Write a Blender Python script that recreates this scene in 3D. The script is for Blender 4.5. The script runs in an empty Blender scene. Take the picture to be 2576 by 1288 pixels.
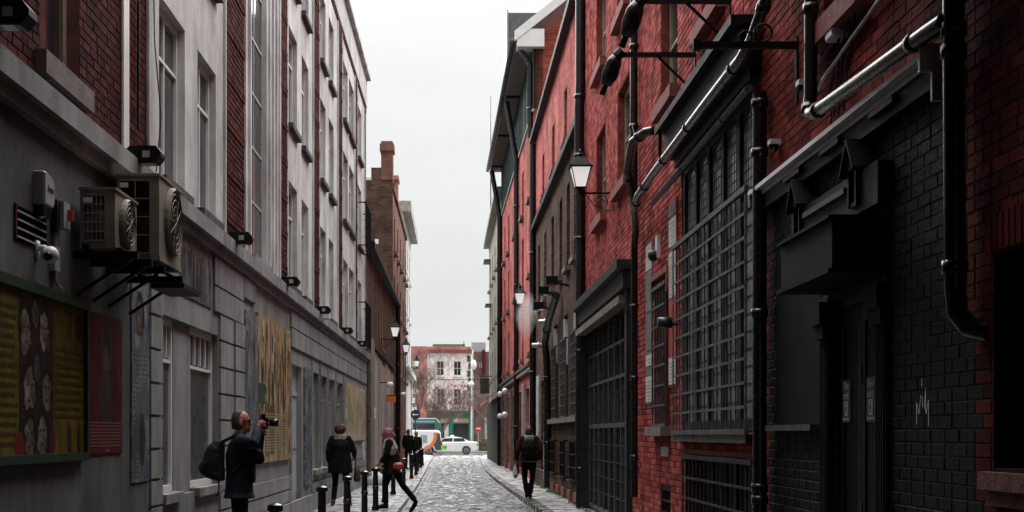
import bpy, math, random
from mathutils import Vector, Matrix
random.seed(7)
R = math.radians
scene = bpy.context.scene
C = scene.collection

# ---------------------------------------------------------------- camera (pixels below are on a 2576 x 1288 grid)
F, CX, CY, EYE = 3600.0, 1150.0, 1093.0, 1.5
cd = bpy.data.cameras.new('camera'); cam = bpy.data.objects.new('camera', cd); C.objects.link(cam)
cam.location = (0, 0, EYE); cam.rotation_euler = (R(90), 0, 0)
cd.sensor_width = 36; cd.lens = 36 * F / 2576
cd.shift_x = (1288 - CX) / 2576; cd.shift_y = (CY - 644) / 2576
cd.clip_start = .1; cd.clip_end = 3000
scene.camera = cam

# ---------------------------------------------------------------- sky, sun, exposure
SUN_EL, SUN_AZ = 68, 4            # brightest part of the overcast: high and ahead, along the lane
w = bpy.data.worlds.new('World'); scene.world = w; w.use_nodes = True
nt = w.node_tree; nt.nodes.clear()
out = nt.nodes.new('ShaderNodeOutputWorld'); bg = nt.nodes.new('ShaderNodeBackground')
sky = nt.nodes.new('ShaderNodeTexSky'); sky.sky_type = 'NISHITA'; sky.sun_disc = False
sky.sun_elevation = R(SUN_EL); sky.sun_rotation = R(SUN_AZ); sky.dust_density = 4; sky.air_density = 1.5
hs = nt.nodes.new('ShaderNodeHueSaturation'); hs.inputs['Saturation'].default_value = .06
tc = nt.nodes.new('ShaderNodeTexCoord'); nz = nt.nodes.new('ShaderNodeTexNoise')
nz.inputs['Scale'].default_value = 2.6; nz.inputs['Detail'].default_value = 6; nz.inputs['Roughness'].default_value = .55
mr = nt.nodes.new('ShaderNodeMapRange'); mr.inputs[1].default_value = .3; mr.inputs[2].default_value = .75
mr.inputs[3].default_value = .8; mr.inputs[4].default_value = 1.03
mpv = nt.nodes.new('ShaderNodeMapping'); mpv.inputs['Scale'].default_value = (1, 1, 2.2)
cloud = nt.nodes.new('ShaderNodeMix'); cloud.data_type = 'RGBA'; cloud.inputs[0].default_value = .88
cloud.inputs[7].default_value = (2.0, 2.05, 2.045, 1)          # even cloud cover over the clear sky
mul = nt.nodes.new('ShaderNodeMix'); mul.data_type = 'RGBA'; mul.blend_type = 'MULTIPLY'; mul.inputs[0].default_value = 1
L = nt.links.new
L(sky.outputs[0], hs.inputs['Color']); L(hs.outputs[0], cloud.inputs[6])
L(tc.outputs['Generated'], mpv.inputs[0]); L(mpv.outputs[0], nz.inputs['Vector']); L(nz.outputs[0], mr.inputs[0])
L(cloud.outputs[2], mul.inputs[6]); L(mr.outputs[0], mul.inputs[7]); L(mul.outputs[2], bg.inputs[0])
bg.inputs[1].default_value = .05
L(bg.outputs[0], out.inputs[0])
sd = bpy.data.lights.new('sun', 'SUN'); sun = bpy.data.objects.new('sun', sd); C.objects.link(sun)
sd.energy = 1.5; sd.angle = R(110); sd.color = (1, .99, .975)
az, el = R(SUN_AZ), R(SUN_EL)
sdir = Vector((math.sin(az) * math.cos(el), math.cos(az) * math.cos(el), math.sin(el)))
sun.rotation_euler = sdir.to_track_quat('Z', 'Y').to_euler(); sun.location = (0, 30, 40)
vs = scene.view_settings
vs.view_transform = 'Standard'; vs.look = 'None'; vs.exposure = 3.05; vs.gamma = 1; vs.use_curve_mapping = False
try:
    scene.cycles.max_bounces = 6; scene.cycles.diffuse_bounces = 3; scene.cycles.glossy_bounces = 3
    scene.cycles.volume_bounces = 1
except Exception: pass

# ---------------------------------------------------------------- materials
MATS = {}
def mat(name, col, rough=.7, var=.15, vscale=3, bump=0, bscale=40, metal=0, spec=.5, col2=None, emit=None, rnd=0, streak=0, wet=None, grime=0):
    """procedural principled material in world space; rnd = piece to piece variation"""
    if name in MATS: return MATS[name]
    m = bpy.data.materials.new(name); m.use_nodes = True; n = m.node_tree.nodes; l = m.node_tree.links.new
    b = n['Principled BSDF']; b.inputs['Roughness'].default_value = rough; b.inputs['Metallic'].default_value = metal
    b.inputs['Specular IOR Level'].default_value = spec
    geo = n.new('ShaderNodeNewGeometry')
    vec = geo.outputs['Position']
    t = n.new('ShaderNodeTexNoise'); t.inputs['Scale'].default_value = vscale; t.inputs['Detail'].default_value = 7; t.inputs['Roughness'].default_value = .62
    if streak:
        mp = n.new('ShaderNodeMapping'); mp.inputs['Scale'].default_value = (1, 1, streak); l(vec, mp.inputs[0]); l(mp.outputs[0], t.inputs['Vector'])
    else: l(vec, t.inputs['Vector'])
    rp = n.new('ShaderNodeMapRange'); rp.inputs[1].default_value = .3; rp.inputs[2].default_value = .7
    l(t.outputs[0], rp.inputs[0])
    mx = n.new('ShaderNodeMix'); mx.data_type = 'RGBA'
    c2 = col2 if col2 else tuple(c * (1 - var * 1.6) for c in col)
    c1 = col if col2 else tuple(min(1, c * (1 + var)) for c in col)
    mx.inputs[6].default_value = (*c1, 1); mx.inputs[7].default_value = (*c2, 1)
    l(rp.outputs[0], mx.inputs[0]); cout = mx.outputs[2]
    if rnd:
        at = n.new('ShaderNodeAttribute'); at.attribute_name = 'rnd'; oi = n.new('ShaderNodeObjectInfo')
        ad = n.new('ShaderNodeMath'); ad.operation = 'ADD'; l(at.outputs['Fac'], ad.inputs[0]); l(oi.outputs['Random'], ad.inputs[1])
        fr = n.new('ShaderNodeMath'); fr.operation = 'FRACT'; l(ad.outputs[0], fr.inputs[0])
        m2 = n.new('ShaderNodeMapRange'); m2.inputs[3].default_value = 1 - rnd; m2.inputs[4].default_value = 1 + rnd; l(fr.outputs[0], m2.inputs[0])
        mm = n.new('ShaderNodeMix'); mm.data_type = 'RGBA'; mm.blend_type = 'MULTIPLY'; mm.inputs[0].default_value = 1
        l(cout, mm.inputs[6]); l(m2.outputs[0], mm.inputs[7]); cout = mm.outputs[2]
    if grime:
        gp = n.new('ShaderNodeMapping'); gp.inputs['Scale'].default_value = (1.5, 1.5, .7); l(vec, gp.inputs[0])
        gn = n.new('ShaderNodeTexNoise'); gn.inputs['Scale'].default_value = 1.3; gn.inputs['Detail'].default_value = 8; gn.inputs['Roughness'].default_value = .68; l(gp.outputs[0], gn.inputs['Vector'])
        gr = n.new('ShaderNodeMapRange'); gr.inputs[1].default_value = .36; gr.inputs[2].default_value = .62; gr.inputs[3].default_value = 1 - grime; gr.inputs[4].default_value = 1.06; l(gn.outputs[0], gr.inputs[0])
        gm = n.new('ShaderNodeMix'); gm.data_type = 'RGBA'; gm.blend_type = 'MULTIPLY'; gm.inputs[0].default_value = 1
        l(cout, gm.inputs[6]); l(gr.outputs[0], gm.inputs[7]); cout = gm.outputs[2]
    l(cout, b.inputs['Base Color'])
    rr = n.new('ShaderNodeMapRange'); rr.inputs[3].default_value = max(.02, rough - .1); rr.inputs[4].default_value = min(1, rough + .1)
    l(t.outputs[0], rr.inputs[0]); l(rr.outputs[0], b.inputs['Roughness'])
    if wet:
        t3 = n.new('ShaderNodeTexNoise'); t3.inputs['Scale'].default_value = 2.6; t3.inputs['Detail'].default_value = 6; l(vec, t3.inputs['Vector'])
        r3 = n.new('ShaderNodeMapRange'); r3.inputs[1].default_value = .44; r3.inputs[2].default_value = .56
        r3.inputs[3].default_value = wet[0]; r3.inputs[4].default_value = wet[1]; l(t3.outputs[0], r3.inputs[0]); l(r3.outputs[0], b.inputs['Roughness'])
    if bump:
        t2 = n.new('ShaderNodeTexNoise'); t2.inputs['Scale'].default_value = bscale; t2.inputs['Detail'].default_value = 5; l(vec, t2.inputs['Vector'])
        bp = n.new('ShaderNodeBump'); bp.inputs['Strength'].default_value = bump; bp.inputs['Distance'].default_value = .02
        l(t2.outputs[0], bp.inputs['Height']); l(bp.outputs[0], b.inputs['Normal'])
    if emit:
        b.inputs['Emission Color'].default_value = (*emit[0], 1); b.inputs['Emission Strength'].default_value = emit[1]
    MATS[name] = m; return m

def brickmat(name, c1, c2, mortar, axis='Y', scale=1.0, bump=.5):
    """brickwork too far off to tell the bricks apart"""
    m = bpy.data.materials.new(name); m.use_nodes = True; n = m.node_tree.nodes; l = m.node_tree.links.new
    b = n['Principled BSDF']; b.inputs['Roughness'].default_value = .8
    geo = n.new('ShaderNodeNewGeometry'); sx = n.new('ShaderNodeSeparateXYZ'); cb = n.new('ShaderNodeCombineXYZ')
    l(geo.outputs['Position'], sx.inputs[0]); l(sx.outputs[axis], cb.inputs[0]); l(sx.outputs['Z'], cb.inputs[1])
    br = n.new('ShaderNodeTexBrick'); b.inputs['Specular IOR Level'].default_value = .03; br.inputs['Color1'].default_value = (*c1, 1); br.inputs['Color2'].default_value = (*c2, 1)
    br.inputs['Mortar'].default_value = (*mortar, 1); br.inputs['Scale'].default_value = 1
    br.inputs['Brick Width'].default_value = .225 * scale; br.inputs['Row Height'].default_value = .075 * scale; br.inputs['Mortar Size'].default_value = .006 * scale
    l(cb.outputs[0], br.inputs['Vector'])
    t = n.new('ShaderNodeTexNoise'); t.inputs['Scale'].default_value = .9; t.inputs['Detail'].default_value = 8; l(geo.outputs['Position'], t.inputs['Vector'])
    mr_ = n.new('ShaderNodeMapRange'); mr_.inputs[1].default_value = .3; mr_.inputs[2].default_value = .7; mr_.inputs[3].default_value = .5; mr_.inputs[4].default_value = 1.25; l(t.outputs[0], mr_.inputs[0])
    mm = n.new('ShaderNodeMix'); mm.data_type = 'RGBA'; mm.blend_type = 'MULTIPLY'; mm.inputs[0].default_value = 1
    l(br.outputs[0], mm.inputs[6]); l(mr_.outputs[0], mm.inputs[7]); l(mm.outputs[2], b.inputs['Base Color'])
    bp = n.new('ShaderNodeBump'); bp.inputs['Strength'].default_value = bump; bp.inputs['Distance'].default_value = .01; bp.invert = True
    l(br.outputs['Fac'], bp.inputs['Height']); l(bp.outputs[0], b.inputs['Normal'])
    MATS[name] = m; return m

def printmat(name='print_ink', rough=.5):
    """flat print: colours come from the mesh"""
    if name in MATS: return MATS[name]
    m = bpy.data.materials.new(name); m.use_nodes = True; n = m.node_tree.nodes; l = m.node_tree.links.new
    b = n['Principled BSDF']; b.inputs['Roughness'].default_value = rough; b.inputs['Specular IOR Level'].default_value = .08
    at = n.new('ShaderNodeAttribute'); at.attribute_name = 'Col'
    geo = n.new('ShaderNodeNewGeometry'); t = n.new('ShaderNodeTexNoise'); t.inputs['Scale'].default_value = 18; t.inputs['Detail'].default_value = 6; l(geo.outputs['Position'], t.inputs['Vector'])
    mr_ = n.new('ShaderNodeMapRange'); mr_.inputs[1].default_value = .3; mr_.inputs[2].default_value = .7; mr_.inputs[3].default_value = .55; mr_.inputs[4].default_value = 1.2; l(t.outputs[0], mr_.inputs[0])
    mm = n.new('ShaderNodeMix'); mm.data_type = 'RGBA'; mm.blend_type = 'MULTIPLY'; mm.inputs[0].default_value = 1
    l(at.outputs['Color'], mm.inputs[6]); l(mr_.outputs[0], mm.inputs[7]); l(mm.outputs[2], b.inputs['Base Color'])
    MATS[name] = m; return m

def artmat(name, cols, sy=2.0, sz=.5, rough=.45, scale=1.0):
    """weathered collage: vertical streaks of several inks"""
    m = bpy.data.materials.new(name); m.use_nodes = True; n = m.node_tree.nodes; l = m.node_tree.links.new
    b = n['Principled BSDF']; b.inputs['Roughness'].default_value = rough; b.inputs['Specular IOR Level'].default_value = .1
    geo = n.new('ShaderNodeNewGeometry'); mp = n.new('ShaderNodeMapping'); mp.inputs['Scale'].default_value = (1, sy, sz); l(geo.outputs['Position'], mp.inputs[0])
    t = n.new('ShaderNodeTexNoise'); t.inputs['Scale'].default_value = scale; t.inputs['Detail'].default_value = 9; t.inputs['Roughness'].default_value = .7; l(mp.outputs[0], t.inputs['Vector'])
    cr = n.new('ShaderNodeValToRGB'); e = cr.color_ramp.elements
    while len(e) < len(cols): e.new(.5)
    for i, c in enumerate(cols):
        e[i].position = .36 + .28 * i / (len(cols) - 1); e[i].color = (*c, 1)
    l(t.outputs[0], cr.inputs[0]); l(cr.outputs[0], b.inputs['Base Color'])
    MATS[name] = m; return m

# ---------------------------------------------------------------- mesh building
class MB:
    def __init__(s): s.v = []; s.f = []; s.m = []; s.r = []; s.c = []
    def face(s, idx, m=0, r=0., c=None): s.f.append(idx); s.m.append(m); s.r.append(r); s.c.append(c)
    def poly(s, pts, m=0, r=0., c=None):
        k = len(s.v); s.v += [tuple(p) for p in pts]; s.face(list(range(k, k + len(pts))), m, r, c)
    def box(s, x0, x1, y0, y1, z0, z1, m=0, r=0., c=None):
        if x0 > x1: x0, x1 = x1, x0
        if y0 > y1: y0, y1 = y1, y0
        k = len(s.v); s.v += [(x, y, z) for z in (z0, z1) for y in (y0, y1) for x in (x0, x1)]
        for q in ((0, 2, 3, 1), (4, 5, 7, 6), (0, 1, 5, 4), (2, 6, 7, 3), (0, 4, 6, 2), (1, 3, 7, 5)): s.face([k + i for i in q], m, r, c)
        return s
    def tube(s, pts, r, n=8, m=0, caps=True):
        pts = [Vector(p) for p in pts]; N = len(pts)
        rs = r if isinstance(r, (list, tuple)) else [r] * N
        k = len(s.v); up = None
        for i, p in enumerate(pts):
            t = ((pts[min(i + 1, N - 1)] - pts[max(i - 1, 0)])).normalized()
            if up is None:
                up = Vector((0, 0, 1)) if abs(t.z) < .9 else Vector((1, 0, 0))
            a = t.cross(up)
            if a.length < 1e-4: a = t.cross(Vector((0, 1, 0)))
            a.normalize(); bb = a.cross(t).normalized(); up = bb
            for j in range(n):
                w_ = 2 * math.pi * j / n; s.v.append(tuple(p + a * math.cos(w_) * rs[i] + bb * math.sin(w_) * rs[i]))
        for i in range(N - 1):
            for j in range(n):
                s.face([k + i * n + j, k + (i + 1) * n + j, k + (i + 1) * n + (j + 1) % n, k + i * n + (j + 1) % n], m)
        if caps:
            s.face([k + j for j in range(n)], m); s.face([k + (N - 1) * n + j for j in reversed(range(n))], m)
        return s
    def lathe(s, prof, cx=0, cy=0, n=12, m=0, sx=1, sy=1):
        k = len(s.v)
        for (r, z) in prof:
            for j in range(n):
                a = 2 * math.pi * j / n; s.v.append((cx + r * sx * math.cos(a), cy + r * sy * math.sin(a), z))
        for i in range(len(prof) - 1):
            for j in range(n): s.face([k + i * n + j, k + i * n + (j + 1) % n, k + (i + 1) * n + (j + 1) % n, k + (i + 1) * n + j], m)
        s.face([k + j for j in reversed(range(n))], m); s.face([k + (len(prof) - 1) * n + j for j in range(n)], m)
        return s
    def loft(s, secs, n=14, m=0):
        """secs: (cx, cy, z, rx, ry) ellipses stacked upwards"""
        k = len(s.v)
        for (cx, cy, z, rx, ry) in secs:
            for j in range(n):
                a = 2 * math.pi * j / n; s.v.append((cx + rx * math.cos(a), cy + ry * math.sin(a), z))
        for i in range(len(secs) - 1):
            for j in range(n): s.face([k + i * n + j, k + i * n + (j + 1) % n, k + (i + 1) * n + (j + 1) % n, k + (i + 1) * n + j], m)
        s.face([k + j for j in reversed(range(n))], m); s.face([k + (len(secs) - 1) * n + j for j in range(n)], m)
        return s
    def ell(s, c, rx, ry, rz, n=12, h=8, m=0):
        secs = []
        for i in range(1, h):
            a = -math.pi / 2 + math.pi * i / h
            secs.append((c[0], c[1], c[2] + rz * math.sin(a), rx * math.cos(a), ry * math.cos(a)))
        return s.loft(secs, n, m)
    def prism(s, poly, y0, y1, m=0, axis='y'):
        """poly in (x,z) extruded along y (axis='y') or in (y,z) extruded along x (axis='x')"""
        k = len(s.v); n = len(poly)
        for t in (y0, y1):
            for (p, q) in poly: s.v.append((p, t, q) if axis == 'y' else (t, p, q))
        s.face([k + i for i in range(n)], m); s.face([k + n + i for i in reversed(range(n))], m)
        for i in range(n): s.face([k + i, k + n + i, k + n + (i + 1) % n, k + (i + 1) % n], m)
        return s
    def brick(s, fr, ua, ub, za, zb, d0, d1, m=0, e=.004):
        """one brick proud of the wall: front face with worn edges and four flanks"""
        k = len(s.v); r = random.random()
        d1 += random.uniform(-.0018, .0018)
        s.v += [fr.p(ua, d0, za), fr.p(ub, d0, za), fr.p(ub, d0, zb), fr.p(ua, d0, zb), fr.p(ua + e, d1, za + e), fr.p(ub - e, d1, za + e), fr.p(ub - e, d1, zb - e), fr.p(ua + e, d1, zb - e)]
        for q in ((4, 5, 6, 7), (0, 1, 5, 4), (1, 2, 6, 5), (2, 3, 7, 6), (3, 0, 4, 7)): s.face([k + i for i in q], m, r)
    def build(s, name, mats, parent=None, smooth=False, kind=None):
        me = bpy.data.meshes.new(name); me.from_pydata(s.v, [], s.f)
        mats = mats if isinstance(mats, (list, tuple)) else [mats]
        for m_ in mats: me.materials.append(MATS[m_] if isinstance(m_, str) else m_)
        if len(mats) > 1: me.polygons.foreach_set('material_index', s.m)
        if any(s.r): me.attributes.new('rnd', 'FLOAT', 'FACE').data.foreach_set('value', s.r)
        if any(c is not None for c in s.c):
            fl = []
            for c in s.c: fl += [*(c or (.5, .5, .5)), 1.]
            me.attributes.new('Col', 'FLOAT_COLOR', 'FACE').data.foreach_set('color', fl)
        if smooth: me.polygons.foreach_set('use_smooth', [True] * len(s.f))
        import bmesh
        bm = bmesh.new(); bm.from_mesh(me); bmesh.ops.recalc_face_normals(bm, faces=bm.faces); bm.to_mesh(me); bm.free()
        o = bpy.data.objects.new(name, me); C.objects.link(o)
        if parent: o.parent = parent
        if kind: o['kind'] = kind
        return o

def tag(o, label, cat, group=None):
    o['label'] = label; o['category'] = cat
    if group: o['group'] = group
    return o
def thing(name, label, cat, loc=(0, 0, 0), rz=0, group=None):
    o = bpy.data.objects.new(name, None); C.objects.link(o); o.empty_display_size = .2
    o.location = loc; o.rotation_euler = (0, 0, rz)
    return tag(o, label, cat, group)
def struct(o): o['kind'] = 'structure'; return o
def copy_tree(o, parent=None):
    c = o.copy(); C.objects.link(c); c.parent = parent
    for ch in o.children: copy_tree(ch, c)
    return c
def sharp(o, ang=40):
    o.data.set_sharp_from_angle(angle=R(ang)); return o
def text_mesh(txt, size):
    cu = bpy.data.curves.new('lettering', 'FONT'); cu.body = txt; cu.size = size; cu.align_x = 'CENTER'; cu.extrude = .0015
    o = bpy.data.objects.new('lettering', cu); me = bpy.data.meshes.new_from_object(o); bpy.data.objects.remove(o); return me

class Frame:
    """wall coordinates: u along the street, d out from the wall towards the street, z up"""
    def __init__(s, a, b, side, o=(0, 0, 0)): s.a, s.b, s.s, s.o = a, b, side, o; s.ang = -math.atan(b)
    def at(s, u, d, z): return Frame(s.a, s.b, s.s, (u, d, z))
    def p(s, u, d, z): return (s.s * (d - s.o[1]), u - s.o[0], z - s.o[2])
    def root(s, name, label, cat, group=None): return thing(name, label, cat, s.w(*s.o), s.ang, group)
    def bx(s, mb, u0, u1, d0, d1, z0, z1, m=0):
        a, b = s.p(u0, d0, z0), s.p(u1, d1, z1); return mb.box(a[0], b[0], a[1], b[1], a[2], b[2], m)
    def q(s, mb, pts, m=0, c=None): mb.poly([s.p(*p) for p in pts], m, 0., c)
    def u(s, px, d=0):                     # distance along the wall seen at picture column px
        k = (px - CX) / F
        return (s.a + s.s * d) / (k - s.b)
    def z(s, px, py, d=0): return EYE + (CY - py) * s.u(px, d) / F
    def w(s, u, d, z):                     # world point
        return Vector((s.a + s.b * u + s.s * d, u, z))
    def proj(s, u, d, z):
        x = s.a + s.b * u + s.s * d
        return CX + F * x / u, CY - F * (z - EYE) / u

def facade(mb, fr, u0, u1, z0, z1, ops, d=0, rev=.14, thick=.5, m=0, mr_=None, deep=6, core=True):
    us = sorted({u0, u1, *[min(max(v, u0), u1) for o in ops for v in (o[0], o[1])]})
    zs = sorted({z0, z1, *[min(max(v, z0), z1) for o in ops for v in (o[2], o[3])]})
    for i in range(len(us) - 1):
        for j in range(len(zs) - 1):
            uc, zc = (us[i] + us[i + 1]) / 2, (zs[j] + zs[j + 1]) / 2
            if any(o[0] < uc < o[1] and o[2] < zc < o[3] for o in ops): continue
            fr.q(mb, [(us[i], d, zs[j]), (us[i + 1], d, zs[j]), (us[i + 1], d, zs[j + 1]), (us[i], d, zs[j + 1])], m)
    for o in ops:
        a, b, c, e = max(o[0], u0), min(o[1], u1), max(o[2], z0), min(o[3], z1)
        if a >= b or c >= e: continue
        rv = d - (o[4] if len(o) > 4 else rev) - .08; k = m if mr_ is None else mr_
        fr.q(mb, [(a, d, c), (a, rv, c), (a, rv, e), (a, d, e)], k); fr.q(mb, [(b, d, c), (b, rv, c), (b, rv, e), (b, d, e)], k)
        fr.q(mb, [(a, d, e), (b, d, e), (b, rv, e), (a, rv, e)], k); fr.q(mb, [(a, d, c), (b, d, c), (b, rv, c), (a, rv, c)], k)
    if core:
        for uu in (u0, u1): fr.q(mb, [(uu, d, z0), (uu, -thick, z0), (uu, -thick, z1), (uu, d, z1)], m)
        fr.q(mb, [(u0, d, z1), (u1, d, z1), (u1, -thick, z1), (u0, -thick, z1)], m)
        fr.bx(mb, u0, u1, -thick, -deep, z0, z1 - .002, m)

def cut(a, b, holes):
    segs = [(a, b)]
    for (h0, h1) in holes:
        n = []
        for (p, q) in segs:
            if h1 <= p or h0 >= q: n.append((p, q)); continue
            if h0 > p: n.append((p, h0))
            if h1 < q: n.append((h1, q))
        segs = n
    return [s_ for s_ in segs if s_[1] - s_[0] > .03]
UNIT = {}
def unit_brick():
    if 'b' not in UNIT:
        class I:
            def p(s, u, d, z): return (d, u, z)
        mb = MB(); mb.brick(I(), -.5, .5, -.5, .5, 0, 1, e=.03); mb.r = [0] * len(mb.f)
        o = mb.build('unit_brick', []); UNIT['b'] = o.data; bpy.data.objects.remove(o)
    return UNIT['b']
def bricklay(fr, parent, areas, ops, matfn, mats, d=0., out_=.007, Lb=.225, H=.075, j=.009, n_one=300, stuff='brickwork'):
    """lay every brick; the n_one that show largest are objects of their own, the rest one piece of real geometry"""
    allb = []
    for (u0, u1, z0, z1) in areas:
        row = 0; zz = z0
        while zz + H <= z1 + .01:
            off = [0, -.5 * Lb][row % 2]; uu = u0 + off; k = row
            holes = [(o[0], o[1]) for o in ops if o[2] < zz + H * .6 and o[3] > zz + H * .4]
            while uu < u1:
                ln = Lb if k % 2 == 0 or row % 3 else Lb / 2
                a, b = max(uu, u0), min(uu + ln, u1); uu += ln; k += 1
                for (p, q) in cut(a, b, holes):
                    if q - p > .035: allb.append((p + j / 2, q - j / 2, zz + j / 2, zz + H - j / 2))
            zz += H; row += 1
    vis = []
    for b_ in allb:
        px, py = fr.proj((b_[0] + b_[1]) / 2, 0, (b_[2] + b_[3]) / 2)
        if 5 < px < 2571 and 5 < py < 1283: vis.append((b_[0], b_))
    vis.sort(key=lambda t: t[0]); one = set(t[1] for t in vis[:n_one])
    mb = MB(); meshes = {}
    for b_ in allb:
        mi = matfn((b_[0] + b_[1]) / 2, (b_[2] + b_[3]) / 2)
        if b_ in one:
            if mi not in meshes:
                me = unit_brick().copy(); me.materials.append(MATS[mats[mi]]); meshes[mi] = me
            o = bpy.data.objects.new('brick', meshes[mi]); C.objects.link(o); o.parent = parent
            o.location = fr.p((b_[0] + b_[1]) / 2, d, (b_[2] + b_[3]) / 2)
            o.scale = (fr.s * (out_ + random.uniform(-.002, .002)), b_[1] - b_[0], b_[3] - b_[2])
        else: mb.brick(fr, *b_, d, d + out_, mi)
    if mb.f: mb.build(stuff, mats, parent, kind='stuff')

def window(fr, parent, ua, ub, za, zb, d=0, rev=.14, fw=.06, cols=1, rows=(1.,), fm='white_paint', gm='glass', sill=None, sm='stone', mull=.035, ft=.06, panes=True, name='window'):
    """a window with its frame, each pane and its sill"""
    mb = MB(); f0, f1 = d - rev - ft / 2, d - rev + ft / 2
    fr.bx(mb, ua, ua + fw, f0, f1, za, zb); fr.bx(mb, ub - fw, ub, f0, f1, za, zb)
    fr.bx(mb, ua + fw, ub - fw, f0, f1, za, za + fw); fr.bx(mb, ua + fw, ub - fw, f0, f1, zb - fw, zb)
    ia, ib, ja, jb = ua + fw, ub - fw, za + fw, zb - fw
    tot = sum(rows); zs = [ja]
    for r_ in rows: zs.append(zs[-1] + (jb - ja) * r_ / tot)
    us = [ia + (ib - ia) * i / cols for i in range(cols + 1)]
    for zc in zs[1:-1]: fr.bx(mb, ia, ib, f0 + .004, f1 - .004, zc - mull / 2, zc + mull / 2)
    for uc in us[1:-1]: fr.bx(mb, uc - mull / 2, uc + mull / 2, f0 + .008, f1 - .008, ja, jb)
    o = mb.build(name, fm, parent)
    if panes:
        for i in range(cols):
            for k in range(len(zs) - 1):
                pb = MB(); fr.bx(pb, us[i] + .004, us[i + 1] - .004, d - rev - .012, d - rev - .004, zs[k] + .004, zs[k + 1] - .004); pb.build('pane', gm, o)
    if sill:
        sb = MB(); h, ov, dd = sill
        fr.bx(sb, ua - ov, ub + ov, d - rev, d + dd, za - h, za - .003); sb.build('sill', sm, o)
    return o
# ---------------------------------------------------------------- material list
mat('render_white', (.56, .56, .555), .85, .14, 1.2, .25, 60, grime=.36, spec=.1)
mat('render_grey', (.27, .27, .275), .8, .12, 1.0, .3, 70, grime=.38, spec=.2)
mat('render_grey_shaded', (.13, .13, .134), .8, .2, .9, .3, 70, grime=.4, spec=.1)  # darker copy of render_grey: shade of the near wall put into its colour
mat('band_grey', (.26, .26, .255), .8, .22, 2.2, .25, 50, grime=.4, spec=.2)
mat('white_paint', (.72, .72, .7), .45, .06, 5)
mat('grey_paint', (.36, .37, .38), .5, .08, 5)
mat('cream_paint', (.36, .32, .24), .55, .2, 6, grime=.3)
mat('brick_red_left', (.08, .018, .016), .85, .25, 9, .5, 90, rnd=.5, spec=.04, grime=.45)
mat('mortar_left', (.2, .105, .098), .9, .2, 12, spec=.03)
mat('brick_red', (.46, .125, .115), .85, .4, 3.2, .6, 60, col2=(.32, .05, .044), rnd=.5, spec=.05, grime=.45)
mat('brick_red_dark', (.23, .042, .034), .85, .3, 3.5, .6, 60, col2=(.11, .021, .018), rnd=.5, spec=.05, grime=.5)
mat('brick_black', (.0045, .0045, .005), .6, .3, 4, .4, 50, rnd=.5, spec=.1, grime=.4)
mat('mortar_red', (.26, .075, .066), .9, .25, 10, .3, 120, grime=.55, spec=.03)
mat('mortar_dark', (.15, .04, .034), .9, .25, 10, .3, 120, grime=.3, spec=.03)
mat('mortar_black', (.008, .008, .0085), .7, .25, 10, spec=.14)
mat('black_paint', (.0045, .0045, .005), .55, .4, 7, .15, 50, spec=.18)
mat('black_gloss', (.007, .007, .0075), .26, .4, 9, .03, 30, spec=.45)
mat('black_panel', (.007, .007, .008), .6, .25, 2.5, .15, 50, spec=.1, grime=.3)
mat('iron_grey', (.085, .092, .092), .5, .4, 14, .2, 60, spec=.3, grime=.4)
mat('dark_wood', (.017, .021, .02), .6, .4, 5, .2, 50, spec=.25, grime=.3)
mat('timber_dark', (.06, .055, .05), .6, .3, 5, .2, 50)
mat('stone', (.34, .33, .31), .85, .3, 5, .4, 60)
mat('stone_brown', (.16, .13, .115), .85, .3, 5, .4, 60)
mat('stone_red', (.22, .06, .05), .8, .3, 9, .5, 60)
mat('glass', (.02, .023, .024), .1, .3, 1.5, .03, 4, spec=.5)
mat('glass_clear', (.02, .022, .024), .03, .1, 1, .02, 3, spec=1.0)
mat('glass_net', (.055, .063, .063), .25, .3, 6, spec=.4)
mat('bar_grey', (.1, .107, .107), .5, .35, 14, .2, 60, spec=.3, grime=.35)
mat('glass_tint', (.34, .38, .37), .2, .6, 4, spec=.5, col2=(.13, .14, .14))
mat('glass_lit', (.75, .75, .74), .35, .05, 3, emit=((1, .98, .95), .07))
mat('sill_dark', (.06, .057, .055), .7, .3, 6, .3, 60, spec=.2)
mat('ac_cream', (.27, .245, .2), .55, .15, 5, spec=.2, grime=.4)
mat('dark_metal', (.03, .03, .032), .4, .3, 8, metal=.3)
mat('galv', (.4, .41, .42), .4, .15, 8, metal=.6)
mat('plastic_white', (.72, .74, .75), .4, .06, 6)
mat('plastic_grey', (.3, .31, .31), .5, .1, 6)
mat('lens_black', (.004, .004, .004), .1, .1, 5)
mat('lamp_red', (.5, .05, .03), .4, .1, 5)
mat('green_board', (.006, .035, .016), .5, .25, 6, spec=.2)
mat('green_paint', (.02, .16, .1), .4, .15, 5)
mat('teal_paint', (.02, .11, .115), .4, .2, 3)
mat('poster_yellow', (.125, .09, .008), .6, .3, 7, grime=.45, spec=.08)
mat('poster_red', (.13, .01, .014), .6, .3, 6, grime=.4, spec=.08)
mat('poster_grey', (.16, .17, .18), .5, .4, 8)
mat('poster_white', (.6, .6, .58), .5, .12, 9)
mat('setts', (.036, .035, .0345), .4, .4, 6, .6, 40, rnd=.6, wet=(.08, .55))
mat('sett_joint', (.035, .033, .03), .6, .3, 9, .4, 60, wet=(.15, .6))
mat('flags', (.31, .305, .3), .5, .22, 2.4, .3, 50, rnd=.22, wet=(.16, .5))
mat('kerbstone', (.075, .075, .073), .35, .25, 5, .3, 60, rnd=.25, wet=(.12, .35))
mat('asphalt', (.07, .07, .072), .35, .25, 3, .4, 60, wet=(.1, .3))
mat('earth', (.05, .048, .045), .9, .2, .3)
mat('leaf', (.05, .09, .03), .6, .4, 9)
mat('hedge_leaf', (.09, .085, .03), .6, .5, 7)
mat('bark', (.17, .11, .095), .85, .3, 12)
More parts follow.
